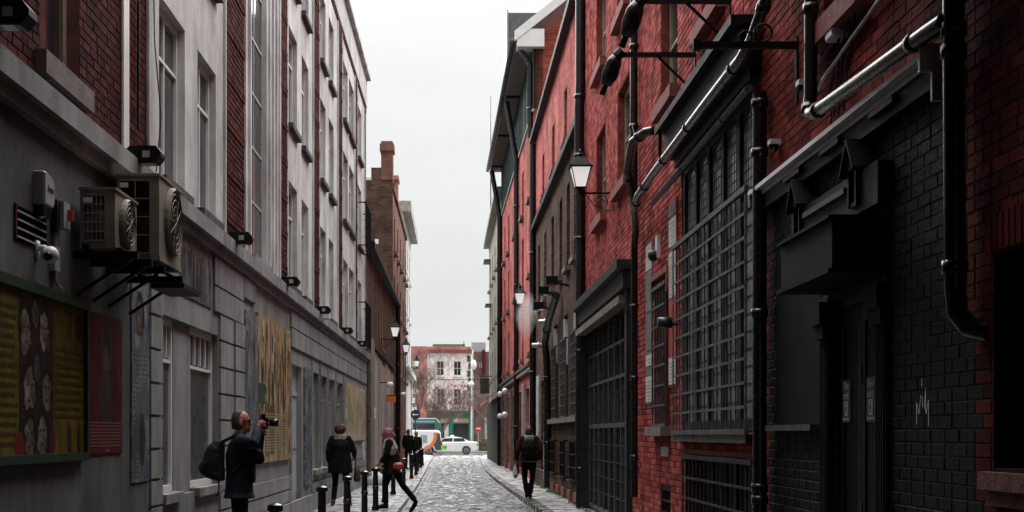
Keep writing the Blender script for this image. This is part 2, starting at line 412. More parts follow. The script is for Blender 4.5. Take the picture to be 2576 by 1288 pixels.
mat('roof_slate', (.1, .105, .11), .6, .25, 6, .4, 8)
mat('clad_green', (.018, .05, .042), .5, .2, 3, spec=.25)
mat('cream_render', (.34, .32, .26), .85, .25, 1.6, .3, 40, grime=.45)
mat('pink_render', (.82, .73, .71), .8, .2, 2.5, grime=.15)
mat('skin', (.36, .15, .11), .5, .15, 20, spec=.3)
mat('hair_dark', (.03, .015, .012), .6, .3, 40, .6, 90)
mat('hair_red', (.08, .022, .016), .6, .3, 40, .8, 70)
mat('cloth_black', (.006, .006, .0065), .85, .5, 9, 1., 14, spec=.15)
mat('cloth_navy', (.012, .018, .03), .8, .5, 7, 1., 13, spec=.2)
mat('cloth_maroon', (.04, .006, .011), .8, .4, 9, 1., 14, spec=.15)
mat('cloth_pink', (.3, .12, .15), .8, .35, 26, .5, 30)
mat('cloth_grey', (.33, .3, .3), .85, .35, 30, .5, 40)
mat('cloth_green', (.008, .015, .009), .75, .4, 9, 1., 14, spec=.2)
mat('leather_red', (.4, .06, .06), .4, .2, 20)
mat('leather_brown', (.06, .025, .022), .5, .3, 15)
mat('bag_clear', (.5, .5, .5), .35, .3, 20)
mat('car_white', (.75, .76, .77), .2, .02, 2, spec=.7)
mat('car_dark', (.06, .065, .07), .3, .1, 3)
mat('orange_print', (.75, .2, .05), .4, .05, 4)
mat('green_print', (.18, .7, .06), .4, .05, 4)
mat('rubber', (.015, .015, .015), .8, .1, 9)
mat('rim', (.35, .35, .36), .35, .1, 8, metal=.7)
mat('sign_blue', (.01, .03, .09), .4, .1, 5)
mat('sign_red', (.5, .01, .03), .4, .1, 5)
mat('sign_green', (.015, .11, .08), .45, .1, 5)
mat('letter_white', (.75, .78, .77), .5, .1, 9)
mat('salmon_plain', (.7, .3, .2), .5, .2, 6)  # plain salmon base colour for the awning and shop panels
brickmat('bricks_brown', (.12, .072, .05), (.06, .036, .028), (.13, .1, .085), 'Y', 1.5, 1.)
brickmat('bricks_brown_x', (.13, .075, .055), (.07, .042, .032), (.12, .09, .075), 'X', 1.5, 1.)
brickmat('bricks_pink', (.5, .15, .135), (.34, .075, .066), (.45, .19, .17), 'Y', 1.5)
brickmat('bricks_rust', (.4, .1, .06), (.24, .05, .035), (.3, .12, .09), 'X', 1.4)
brickmat('bricks_tan', (.22, .11, .085), (.16, .08, .06), (.2, .13, .11))
brickmat('bricks_far_red', (.5, .2, .175), (.42, .17, .15), (.46, .28, .25), 'X')
brickmat('bricks_far_brown', (.2, .14, .12), (.15, .1, .085), (.2, .16, .14), 'X')
artmat('collage_gold', [(.05, .035, .02), (.26, .17, .03), (.2, .11, .03), (.5, .45, .3), (.16, .05, .03), (.35, .3, .16), (.04, .09, .05)], 6.5, .9)
artmat('collage_pale', [(.12, .1, .06), (.45, .38, .24), (.3, .22, .12), (.6, .55, .42), (.25, .16, .1)], 3.5, .7)
artmat('collage_blue', [(.03, .035, .045), (.12, .14, .17), (.07, .08, .1), (.25, .28, .3), (.04, .04, .05)], 5, 2.2)
artmat('collage_grey', [(.03, .03, .032), (.14, .13, .13), (.07, .06, .06), (.22, .2, .19), (.1, .05, .045)], 4, 3)
INK = printmat()

LF = Frame(-3.04, .006, 1)       # left building line
RF = Frame(2.78, -.0056, -1)     # right building line

# ---------------------------------------------------------------- ground, road, pavements
def lerp_poly(pts, y):
    for (a, b) in zip(pts, pts[1:]):
        if y <= b[0]: return a[1] + (b[1] - a[1]) * (y - a[0]) / (b[0] - a[0])
    return pts[-1][1]
KL = [(-30, -1.2), (28, -1.17), (41, -1.18), (58, -1.3), (76, -1.5), (97, -1.62), (103, -1.75), (106.5, -2.6)]
KR = [(-30, 1.95), (16, 1.88), (28, 1.68), (38, 1.49), (51, 1.29), (62, 1.22), (72, 1.27), (97, 1.5), (103, 1.75), (106.5, 2.6)]
klx = lambda y: lerp_poly(KL, y); krx = lambda y: lerp_poly(KR, y)
g = MB(); g.poly([(-400, -60, -.13), (400, -60, -.13), (400, 900, -.13), (-400, 900, -.13)]); struct(g.build('ground', 'earth'))
# carriageway bed
ys = [-30 + 2 * i for i in range(69)] + [107]
mb = MB()
for a, b in zip(ys, ys[1:]): mb.poly([(klx(a) - .05, a, -.112), (krx(a) + .05, a, -.112), (krx(b) + .05, b, -.112), (klx(b) - .05, b, -.112)])
road = struct(mb.build('road', 'sett_joint'))
# stone setts, each laid by itself; two channel rows along each kerb
setts = []
y = 22.0
row = 0
while y < 106.5:
    dy = random.uniform(.105, .135) * (1 if y < 60 else 1.5); a, b = klx(y) + .33, krx(y) - .33
    x = a + (0 if row % 2 else -.09)
    while x < b:
        dx = random.uniform(.15, .23); x1 = min(x + dx, b)
        if x1 - max(x, a) > .05: setts.append((max(x, a), x1, y, y + dy, random.uniform(-.004, .007)))
        x += dx
    y += dy; row += 1
for side in (0, 1):
    for k in range(2):
        y = 22.0 + .1 * k
        while y < 105:
            ln = random.uniform(.2, .28); e = (klx(y) + .03 + .15 * k) if side == 0 else (krx(y) - .03 - .15 * (k + 1))
            setts.append((e, e + .14, y, y + ln, random.uniform(-.004, .002) - .006)); y += ln
vis = sorted([s_ for s_ in setts if CY - F * (-.1 - EYE) / s_[2] < 1284], key=lambda s_: s_[2])
one = set(vis[:300])
def sett_geo(mb, x0, x1, y0, y1, z1, z0, e=.022, r=0, tilt=0.):
    ta, tb = random.uniform(-tilt, tilt), random.uniform(-tilt, tilt)
    k = len(mb.v); j = .007; x0 += j; x1 -= j; y0 += j; y1 -= j; zm = z1 - .02
    mb.v += [(x0, y0, z0), (x1, y0, z0), (x1, y1, z0), (x0, y1, z0), (x0, y0, zm), (x1, y0, zm), (x1, y1, zm), (x0, y1, zm),
             (x0 + e, y0 + e, z1 + ta), (x1 - e, y0 + e, z1 + tb), (x1 - e, y1 - e, z1 - ta), (x0 + e, y1 - e, z1 - tb)]
    for q in ((8, 9, 10, 11), (4, 5, 9, 8), (5, 6, 10, 9), (6, 7, 11, 10), (7, 4, 8, 11), (0, 1, 5, 4), (1, 2, 6, 5), (3, 0, 4, 7)): mb.face([k + i for i in q], 0, r)
mb = MB()
umb = MB(); sett_geo(umb, -.5, .5, -.5, .5, .5, -.5, .14)
uo = umb.build('sett', 'setts'); us_ = uo.data; bpy.data.objects.remove(uo)
for s_ in setts:
    z1 = -.098 + s_[4]
    if s_ in one:
        o = bpy.data.objects.new('sett', us_); C.objects.link(o); o.parent = road
        o.location = ((s_[0] + s_[1]) / 2, (s_[2] + s_[3]) / 2, z1 - .025); o.scale = (s_[1] - s_[0] - .012, s_[3] - s_[2] - .012, .05); o.rotation_euler = (random.uniform(-.05, .05), random.uniform(-.04, .04), random.uniform(-.04, .04))
    else: sett_geo(mb, *s_[:4], z1, -.13, .028, random.random(), .007)
mb.build('setts_beyond', 'setts', road, kind='stuff')

def slab_mesh(m):
    b = MB(); b.box(-.5, .5, -.5, .5, -.5, .5); o = b.build('slab', m); me = o.data; bpy.data.objects.remove(o); return me
flag_me, kerb_me = slab_mesh('flags'), slab_mesh('kerbstone')
def piece(name, me, parent, x0, x1, y0, y1, z0, z1):
    o = bpy.data.objects.new(name, me); C.objects.link(o); o.parent = parent
    o.location = ((x0 + x1) / 2, (y0 + y1) / 2, (z0 + z1) / 2); o.scale = (x1 - x0, y1 - y0, z1 - z0)
def pavement(side):
    nm = 'pavement_left' if side < 0 else 'pavement_right'
    mb = MB(); kx = klx if side < 0 else krx
    wall = (lambda y: LF.a + LF.b * min(y, 45) - .5) if side < 0 else (lambda y: 3.1)
    for a, b in zip(ys, ys[1:]):
        mb.poly([(kx(a) + side * .02, a, -.008), (wall(a), a, -.008), (wall(b), b, -.008), (kx(b) + side * .02, b, -.008)])
    pv = struct(mb.build(nm, 'sett_joint'))
    y = 19.0 if side < 0 else 20.0
    while y < 105:
        ln = random.uniform(.75, 1.0) if y < 60 else 1.9
        a, b = kx(y + ln / 2), wall(y)
        if abs(b) < abs(a) + .3: y += ln; continue
        # kerb stone, then flags up to the wall
        ka = kx(y + ln / 2)
        piece('kerb_stone', kerb_me, pv, min(ka, ka + side * .2), max(ka, ka + side * .2), y + .006, y + ln - .006, -.14, random.uniform(-.002, .003))
        x = ka + side * .21
        while abs(x) < abs(b):
            wd = random.choice([.5, .6, .7]); x1 = x + side * wd
            if abs(x1) > abs(b): x1 = b
            if abs(x1 - x) > .1: piece('flagstone', flag_me, pv, min(x, x1) + .005, max(x, x1) - .005, y + .005, y + ln - .005, -.06, random.uniform(-.004, .003))
            x = x1
        y += ln
pavement(-1); pavement(1)
# cross street at the end
mb = MB(); mb.poly([(-120, 107, -.104), (120, 107, -.104), (120, 125.5, -.104), (-120, 125.5, -.104)]); struct(mb.build('cross_street', 'asphalt'))
mb = MB(); mb.box(-120, 120, 125.5, 140, -.3, 0.0); struct(mb.build('pavement_far', 'flags'))
# pale ramp teeth painted where the lane meets the street
mb = MB()
for i in range(4):
    x = -1.25 + i * .78
    mb.poly([(x, 100.2, -.075), (x + .6, 100.2, -.075), (x + .3, 104.2, -.075)])
mb.build('ramp_marking', 'white_paint', road)
# ---------------------------------------------------------------- added block over the lane, out of view, to shade the near walls
BA = thing('shading_block', 'brick building spanning the lane above and behind the viewer', 'building', (0, 8.4, 0))
mb = MB(); mb.box(-2.94, 2.7, -26, 0, 4.5, 14.5); mb.box(-9, 9, -26, -6, 4.6, 14.4)
mb.build('overhead_block', 'bricks_brown_x', BA)
for (a, b) in ((-9, -3.06), (2.8, 9)): mb = MB(); mb.box(a, b, -26, -5.5 if a < 0 else -4.5, -.1, 4.6); mb.build('pier', 'bricks_brown', BA)  # unseen side masses of the added shading block
# ---------------------------------------------------------------- LEFT: long rendered building with brick pilasters
lu = LF.u
B1 = LF.root('rendered_building', 'long four storey building with grey ground floor, white bays and dark brick pilasters', 'building')
U0, U1 = 3.0, lu(921)
TOP = 12.3
FL = [(4.07, 5.87), (6.85, 8.55), (9.35, 10.8)]
Wn = {}      # openings by material zone
bays = [(370, 563, [(400, 465), (497, 543)]), (720, 786, [(726, 747), (759, 776)]), (801, 849, [(805, 819), (827, 839)]), (859, 892, [(863, 875), (878, 890)]), (897, 916, [(900, 909)])]
white_ops, wins = [], []
for (a, b, ws) in bays:
    for (p, q) in ws:
        for fi, (s0, h0) in enumerate(FL):
            white_ops.append((lu(p), lu(q), s0, h0)); wins.append((lu(p), lu(q), s0, h0, fi))
stair = (lu(630), lu(671), 4.05, 11.3)
mb = MB()
for (a, b, ws) in bays: facade(mb, LF, lu(a), lu(b), 3.95, 11.3, [o for o in white_ops if lu(a) < o[0] < lu(b)], d=.0, rev=.11, core=False)
facade(mb, LF, lu(612), lu(702), 3.95, 11.3, [stair + (.1,)], rev=.1, core=False)
# mouldings down the edges of the bays and the stair window
for (a, b, ws) in bays:
    for p in (a, b): LF.bx(mb, lu(p) - .04, lu(p) + .04, 0, .03, 3.95, 11.3)
for p in (614, 626, 676, 685, 694, 701): LF.bx(mb, lu(p) - .05, lu(p) + .05, 0, .035, 3.95, 11.3)
LF.bx(mb, 8.6, U1, -.4, .03, 11.46, TOP); LF.bx(mb, 8.6, U1 + .1, -.45, .14, TOP, TOP + .1)
mb.build('white_wall', 'render_white', B1)
# brick upper wall near the camera, pilasters between the bays
nearwin = (lu(100), lu(197), 4.22, 6.2)
brick_areas = [(7.6, lu(370) - .04, 3.96, 7.4)]
pil = [(563, 612), (702, 720), (786, 801), (849, 859), (892, 897)]
mb = MB()
facade(mb, LF, U0, lu(370) - .04, 3.95, 11.3, [nearwin], rev=.13, core=False)
for (a, b) in pil: facade(mb, LF, lu(a) + .04, lu(b) - .04, 3.95, 11.3, [], d=.012, core=False)
LF.bx(mb, U0, U1, -.3, .012, 11.3, 11.459)
mb.build('brick_backing', 'mortar_left', B1)
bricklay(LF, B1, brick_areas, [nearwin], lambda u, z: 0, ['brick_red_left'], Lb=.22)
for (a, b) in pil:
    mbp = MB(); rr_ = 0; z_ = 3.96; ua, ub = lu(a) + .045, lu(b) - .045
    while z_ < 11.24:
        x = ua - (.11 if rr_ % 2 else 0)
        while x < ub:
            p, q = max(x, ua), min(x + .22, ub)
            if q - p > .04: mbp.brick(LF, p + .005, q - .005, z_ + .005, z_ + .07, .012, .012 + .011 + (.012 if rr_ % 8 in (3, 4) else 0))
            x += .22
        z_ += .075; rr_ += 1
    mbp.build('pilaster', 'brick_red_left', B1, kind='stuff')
mbp = MB(); x = 7.6
while x < U1 - .2: mbp.brick(LF, x + .005, x + .07, 11.31, 11.45, .012, .022); x += .075
mbp.build('brick_course', 'brick_red_left', B1, kind='stuff')
# string course
mb = MB(); LF.bx(mb, U0, U1 + .12, -.2, .13, 3.78, 3.95); LF.bx(mb, U0, U1 + .1, -.2, .07, 3.68, 3.78); LF.bx(mb, U0, U1 + .1, -.2, .05, 3.95, 4.0)
mb.build('string_course', 'band_grey', B1)
# ground floor
g_pair = (lu(405), lu(548), .86, 2.71)
g_door = (lu(733), lu(759), .02, 2.74)
g_wins = [(lu(786 + 20 * i), lu(786 + 20 * i + 16.5), .8, 2.75) for i in range(4)]
louvre = (lu(38), lu(110), 2.82, 3.06)
gops = [g_pair + (.11,), g_door + (.12,)] + [o + (.12,) for o in g_wins] + [louvre + (.06,)]
mb = MB()
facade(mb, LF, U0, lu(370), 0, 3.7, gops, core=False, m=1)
facade(mb, LF, lu(370), U1, 0, 3.7, gops, core=False)
for uu in (U0, U1): LF.q(mb, [(uu, 0, 0), (uu, -.6, 0), (uu, -.6, TOP), (uu, 0, TOP)], 0)
LF.bx(mb, U0, U1, -.5, -8, 0, TOP - .02)
mb.build('ground_floor_wall', ['render_grey', 'render_grey_shaded'], B1)
mb = MB(); LF.bx(mb, lu(370), U1, 0, .05, 0, .33); LF.bx(mb, U0, lu(370), 0, .03, 0, .3); mb.build('plinth', 'render_grey', B1)
# channelled rustication: courses stand proud of the wall so the joints read as grooves
def courses(px0, px1, zs, d=.028, holes=()):
    u0, u1 = lu(px0), lu(px1)
    for z0, z1 in zs:
        for (a, b) in cut(u0, u1, [(h[0] - .12, h[1] + .12) for h in holes if h[2] - .12 < z1 and h[3] + .1 > z0]):
            cb = MB(); LF.bx(cb, a, b, 0, d, z0 + .014, z1 - .014); cb.build('render_course', 'render_grey', B1)
posters_h = [(lu(641), lu(727), 1.06, 3.28), (lu(867), lu(916), 1.3, 2.84), (lu(609), lu(640), 1.06, 3.25), (lu(762), lu(781), .5, 2.78), (lu(449), lu(531), 2.98, 3.62), (lu(327), lu(373), 1.04, 2.92)]
CZ = [(.34, .56), (.56, .8), (.8, 1.06), (1.06, 1.36), (1.36, 1.68), (1.68, 2.0), (2.0, 2.33), (2.33, 2.66), (2.66, 2.98)]
allh = [g_pair, g_door] + g_wins + posters_h
courses(374, 403, CZ); courses(550, 583, CZ); courses(584, 608, CZ, .05)
courses(609, 921, CZ, .028, allh)
courses(374, 608, [(2.98, 3.3), (3.3, 3.66)], .03, [posters_h[4]]); courses(609, 921, [(3.02, 3.36), (3.36, 3.67)], .034, posters_h)
# pair of ground floor windows with a broad mullion
um = (lu(450), lu(491))
mb = MB(); LF.bx(mb, um[0], um[1], -.13, -.06, .86, 2.71); mb.build('mullion', 'render_grey', B1)
for (a, b) in ((g_pair[0], um[0]), (um[1], g_pair[1])):
    wo = window(LF, B1, a, b, .9, 2.71, rev=.1, cols=1, rows=(3.1, .9), fm='white_paint', gm='glass_net', sill=(.1, .02, .06), sm='band_grey', fw=.07)
    bars = MB()
    for i in range(1, 4): uu = a + .07 + (b - a - .14) * i / 4; LF.bx(bars, uu - .014, uu + .014, -.125, -.075, 2.3, 2.64)
    bars.build('glazing_bar', 'white_paint', wo)
for o in g_wins: window(LF, B1, o[0], o[1], o[2], o[3], rev=.12, rows=(3, 1), fm='grey_paint', gm='glass_net', sill=(.1, .05, .08), sm='band_grey', fw=.06)
db = MB(); LF.bx(db, g_door[0], g_door[1], -.16, -.1, .02, 2.74); LF.bx(db, g_door[0] + .1, g_door[1] - .1, -.1, -.085, .25, 1.1); LF.bx(db, g_door[0] + .1, g_door[1] - .1, -.1, -.085, 1.25, 2.1)
LF.bx(db, g_door[0], g_door[1], -.1, -.08, 2.2, 2.28)
dr = db.build('door', 'grey_paint', B1)
hb = MB(); hb.tube([LF.p(g_door[0] + .16, -.09, .95), LF.p(g_door[0] + .16, -.03, .98), LF.p(g_door[0] + .16, -.03, 1.62), LF.p(g_door[0] + .16, -.09, 1.65)], .014); hb.build('handle', 'galv', dr)
# louvre
lv = MB(); LF.bx(lv, louvre[0] - .03, louvre[0], -.02, .015, louvre[2], louvre[3]); LF.bx(lv, louvre[1], louvre[1] + .03, -.02, .015, louvre[2], louvre[3])
LF.bx(lv, louvre[0], louvre[1], -.14, -.13, louvre[2], louvre[3])
lo = lv.build('louvre', 'lens_black', B1)
for i in range(4):
    sb = MB(); z_ = louvre[2] + .012 + i * .058
    LF.q(sb, [(louvre[0], .02, z_), (louvre[1], .02, z_), (louvre[1], -.05, z_ + .045), (louvre[0], -.05, z_ + .045)]); LF.q(sb, [(louvre[0], .02, z_), (louvre[1], .02, z_), (louvre[1], .02, z_ + .014), (louvre[0], .02, z_ + .014)])
    sb.build('slat', 'plastic_grey', lo)
# upper windows
for (a, b, s0, h0, fi) in wins:
    big = a < 17
    window(LF, B1, a, b, s0, h0, rev=.11, cols=2 if big else 1, rows=(2.6, 1), fm='white_paint', gm='glass', sill=(.09, .06, .09), sm='sill_dark', fw=.065)
window(LF, B1, *nearwin, rev=.12, cols=1, rows=(1.7, 1), fm='cream_paint', gm='glass', sill=(.17, .14, .09), sm='stone_brown', fw=.1)
window(LF, B1, *stair, rev=.08, cols=2, rows=(1,) * 9, fm='grey_paint', gm='glass_clear', fw=.05, mull=.035, ft=.03, sill=(.1, .05, .08), sm='band_grey')
# metal grilles over the windows at the far end
for z_ in (4.0, 6.8):
    gb = MB(); a, b = lu(899), lu(913)
    for i in range(9): u_ = a + (b - a) * i / 8; LF.bx(gb, u_ - .012, u_ + .012, .22, .245, z_, z_ + 1.25)
    for k in range(6): LF.bx(gb, a, b, .205, .22, z_ + .24 * k, z_ + .24 * k + .025)
    for u_ in (a, b): LF.bx(gb, u_ - .015, u_ + .015, 0, .22, z_, z_ + .03); LF.bx(gb, u_ - .015, u_ + .015, 0, .22, z_ + 1.2, z_ + 1.23)
    gb.build('window_grille', 'black_paint', B1)
# white downpipe and cables
pb = MB(); LF.bx(pb, lu(303), lu(317), .01, .03, 3.95, 11.3); pb.build('rainwater_pipe', 'white_paint', B1)
cb = MB(); cb.tube([LF.p(lu(342), .03, 11), LF.p(lu(341), .03, 6), LF.p(lu(339), .03, 4.3)], .012, 6); cb.tube([LF.p(lu(377), .03, 6.5), LF.p(lu(378), .04, 5.3), LF.p(lu(390), .06, 4.6), LF.p(lu(385), .03, 4.05)], .006, 6); cb.build('cable', 'black_paint', B1)

# ---- things fixed to it
def ring_hints(): pass
FLD = [(6.75 * 1.0, 4.1), (0, 0)]
fl_px = [None, 316, 570, 703, 790, 853, 893]
names_fl = ['nearest black floodlight jutting from the brick wall at the top left corner', 'black floodlight above the larger air conditioning unit', 'black floodlight on the brick pilaster past the air conditioners', 'black floodlight on the ledge at the foot of the second brick pilaster', 'black floodlight on the ledge, right above the white security camera', 'black floodlight on the ledge just right of the white security camera', 'farthest black floodlight on the grey ledge, at the building end']
for i, p in enumerate(fl_px):
    u_ = 8.95 if p is None else lu(p)
    z_ = 4.12 if p is None else 3.99
    f = LF.at(u_, 0, z_); t = f.root('floodlight', names_fl[i], 'floodlight', 'floodlights along the grey ledge')
    a = MB(); a.tube([f.p(u_, 0, z_ + .02), f.p(u_, .12, z_ + .03)], .018, 6); f.bx(a, u_ - .06, u_ + .06, 0, .012, z_ - .05, z_ + .08); a.build('bracket', 'black_paint', t)
    h = MB(); k = len(h.v)
    prof = [(.03, -.05), (.05, -.075), (.29, -.075), (.335, -.02), (.335, .02), (.29, .075), (.06, .075), (.03, .05)]
    n = len(prof)
    for uu in (u_ - .09, u_ + .09):
        for (d_, zz) in prof: h.v.append(f.p(uu, d_, z_ + zz))
    h.face([k + q for q in range(n)]); h.face([k + n + q for q in range(n)])
    for q in range(n): h.face([k + q, k + n + q, k + n + (q + 1) % n, k + (q + 1) % n])
    h.build('housing', 'black_paint', t)
    e = MB(); f.bx(e, u_ - .094, u_ - .09, .17, .235, z_ - .03, z_ + .03); e.build('badge', 'plastic_grey', t)
    e = MB(); f.bx(e, u_ - .07, u_ + .07, .07, .28, z_ - .079, z_ - .075); e.build('lens', 'glass', t)

def aircon(u0, u1, d0, d1, z0, z1, label, ng, fan):
    f = LF.at(u0, d0, z0); t = f.root('air_conditioner', label, 'air conditioner', 'outdoor air conditioning units on one shelf')
    b = MB(); f.bx(b, u0, u1, d0, d1, z0 + .02, z1 - .02); f.bx(b, u0 - .012, u1 + .012, d0 - .01, d1 + .012, z1 - .02, z1); f.bx(b, u0 - .006, u1 + .006, d0, d1 + .006, z0, z0 + .04)
    b.build('casing', 'ac_cream', t)
    # near end: guarded coil
    g = MB(); f.bx(g, u0 - .006, u0 - .001, d0 + .03, d1 - .075, z0 + .06, z1 - .06); co = g.build('coil_opening', 'lens_black', t)
    g = MB()
    for i in range(ng[0] + 1): dd = d0 + .03 + (d1 - d0 - .105) * i / ng[0]; f.bx(g, u0 - .012, u0 - .006, dd - .004, dd + .004, z0 + .05, z1 - .05)
    for i in range(ng[1] + 1): zz = z0 + .06 + (z1 - z0 - .12) * i / ng[1]; f.bx(g, u0 - .016, u0 - .012, d0 + .025, d1 - .07, zz - .005, zz + .005)
    g.build('coil_guard', 'ac_cream', t)
    g = MB(); f.bx(g, u0 - .02, u0 - .016, d0 + .03, d0 + .1, z1 - .12, z1 - .08); g.build('rating_plate', 'plastic_white', t)
    # fan grille on the street side
    cu, cz, rad = fan; fb = MB(); pts = []
    k = len(fb.v); n = 24
    for (r_, dd) in ((rad, d1 + .002), (rad, d1 + .03), (rad * .93, d1 + .045), (rad * .93, d1 + .002)):
        for j in range(n): a = 2 * math.pi * j / n; fb.v.append(f.p(cu + r_ * math.cos(a), dd, cz + r_ * math.sin(a)))
    for i in range(3):
        for j in range(n): fb.face([k + i * n + j, k + i * n + (j + 1) % n, k + (i + 1) * n + (j + 1) % n, k + (i + 1) * n + j])
    for rr_ in (.25, .45, .65, .82):
        fb.tube([f.p(cu + rad * rr_ * math.cos(2 * math.pi * j / n), d1 + .04, cz + rad * rr_ * math.sin(2 * math.pi * j / n)) for j in range(n + 1)], .004, 4)
    for j in range(12): a = 2 * math.pi * j / 12; fb.tube([f.p(cu, d1 + .045, cz), f.p(cu + rad * .95 * math.cos(a), d1 + .036, cz + rad * .95 * math.sin(a))], .004, 4)
    fb.build('fan_guard', 'ac_cream', t)
    db_ = MB(); k = 0
    db_.poly([f.p(cu + rad * .92 * math.cos(2 * math.pi * j / n), d1 + .003, cz + rad * .92 * math.sin(2 * math.pi * j / n)) for j in range(n)]); db_.build('fan_opening', 'lens_black', t)
aircon(11.0, 11.72, .075, .345, 2.93, 3.4, 'smaller cream air conditioner with square wire coil guard, nearest the camera', (5, 5), (11.33, 3.16, .2))
aircon(12.0, 12.92, .115, .47, 2.96, 3.69, 'taller cream air conditioner behind the smaller one, under a floodlight', (2, 4), (12.5, 3.35, .3))
f = LF.at(11.0, 0, 2.8); t = f.root('shelf_bracket', 'black steel shelf carrying the two air conditioners', 'bracket')
for u_ in (11.1, 11.6, 12.1, 12.85):
    b = MB(); f.bx(b, u_ - .02, u_ + .02, 0, .5, 2.86, 2.92); b.build('bracket_arm', 'black_paint', t)
    b = MB(); b.tube([f.p(u_, .02, 2.58), f.p(u_, .44, 2.86)], .016, 6); b.build('brace', 'black_paint', t)
for dd in (.1, .36): b = MB(); f.bx(b, 10.95, 13.05, dd, dd + .05, 2.92, 2.96 if dd < .2 else 2.93); b.build('rail', 'black_paint', t)
b = MB(); f.bx(b, 12.3, 13.1, .33, .62, 2.76, 2.8); b.build('drip_tray', 'black_paint', t)
# alarm box, isolator, camera, conduit
f = LF.at(lu(96), 0, 3.04); t = f.root('alarm_box', 'white rounded alarm bell box above the wall louvre', 'alarm box')
u_ = lu(96); b = MB(); k = 0; pr = []
for i in range(9): a = math.pi / 2 * i / 8; pr.append((.145 * math.sin(a) * 1.0 - .0, .36 + .09 * math.cos(a)))
outl = [(-.12, .0), (.09, .0), (.12, .03), (.12, .16), (.1, .2), (.05, .225), (-.09, .24), (-.12, .23)]
k = len(b.v); n = len(outl)
for dd, sc_ in ((0, 1), (.07, 1), (.085, .92)):
    for (x_, y_) in outl: b.v.append(f.p(u_ + x_ * sc_, dd, 3.12 + .11 + (y_ - .11) * sc_))
for i in range(2):
    for j in range(n): b.face([k + i * n + j, k + i * n + (j + 1) % n, k + (i + 1) * n + (j + 1) % n, k + (i + 1) * n + j])
b.face([k + 2 * n + j for j in range(n)]); b.build('cover', 'plastic_grey', t)
tm = text_mesh('Acto', .075); tm.materials.append(MATS['sign_blue']); o = bpy.data.objects.new('lettering', tm); C.objects.link(o); o.parent = t
o.location = f.p(u_ + .01, .088, 3.22); o.rotation_euler = (R(90), 0, R(90))
b = MB(); f.bx(b, u_ - .1, u_ + .1, 0, .07, 3.04, 3.115); b.build('strobe', 'lens_black', t)
f = LF.at(lu(140), 0, 3.2); u_ = lu(140); t = f.root('isolator_switch', 'small grey switch box with a red knob beside the louvre', 'switch')
b = MB(); f.bx(b, u_ - .06, u_ + .1, 0, .08, 3.03, 3.22); b.build('casing', 'plastic_grey', t)
b = MB(); f.bx(b, u_ + .03, u_ + .06, .08, .12, 3.09, 3.17); b.build('knob', 'lamp_red', t)
b = MB(); f.bx(b, u_ - .14, u_ - .07, 0, .05, 2.98, 3.22); b.build('side_box', 'black_paint', t)
b = MB(); f.bx(b, u_ - .155, u_ - .02, 0, .04, 2.7, 2.88); b.build('junction_box', 'plastic_grey', t)
b = MB(); b.tube([f.p(u_ - .1, .03, 3.0), f.p(u_ - .1, .03, 2.62), f.p(u_ + .0, .04, 2.58)], .012, 6); b.build('conduit', 'plastic_grey', t)
def cctv(fr, u_, d_, z_, r_, label, nm='security_camera'):
    f = fr.at(u_, 0, z_); t = f.root(nm, label, 'camera', 'security cameras on the walls')
    b = MB(); b.tube([f.p(u_, 0, z_ + .05), f.p(u_, d_ * .6, z_ + .05), f.p(u_, d_, z_ + .02)], r_ * .35, 8); f.bx(b, u_ - r_ * .6, u_ + r_ * .6, 0, .02, z_ - .02, z_ + .1); b.build('mount', 'plastic_white', t, True)
    b = MB(); c = f.p(u_, d_, z_); b.ell(c, r_, r_, r_, 16, 12); b.build('housing', 'plastic_white', t, True)
    b = MB(); c = f.p(u_ - r_ * .62, d_ + .03 * 0, z_ - r_ * .25); b.ell(c, r_ * .55, r_ * .55, r_ * .55, 12, 8); b.build('lens', 'lens_black', t, True)
cctv(LF, 10.12, .1, 2.77, .062, 'white ball security camera on the grey wall under the small air conditioner')
f = LF.at(lu(796), 0, 3.95); u_ = lu(796); t = f.root('security_camera', 'small white box security camera on the grey ledge', 'camera', 'security cameras on the walls')
b = MB(); f.bx(b, u_ - .12, u_ + .14, .16, .27, 3.86, 3.97); b.build('housing', 'plastic_white', t)
b = MB(); b.tube([f.p(u_, .1, 3.85), f.p(u_, .21, 3.86)], .025, 6); b.build('mount', 'plastic_white', t)

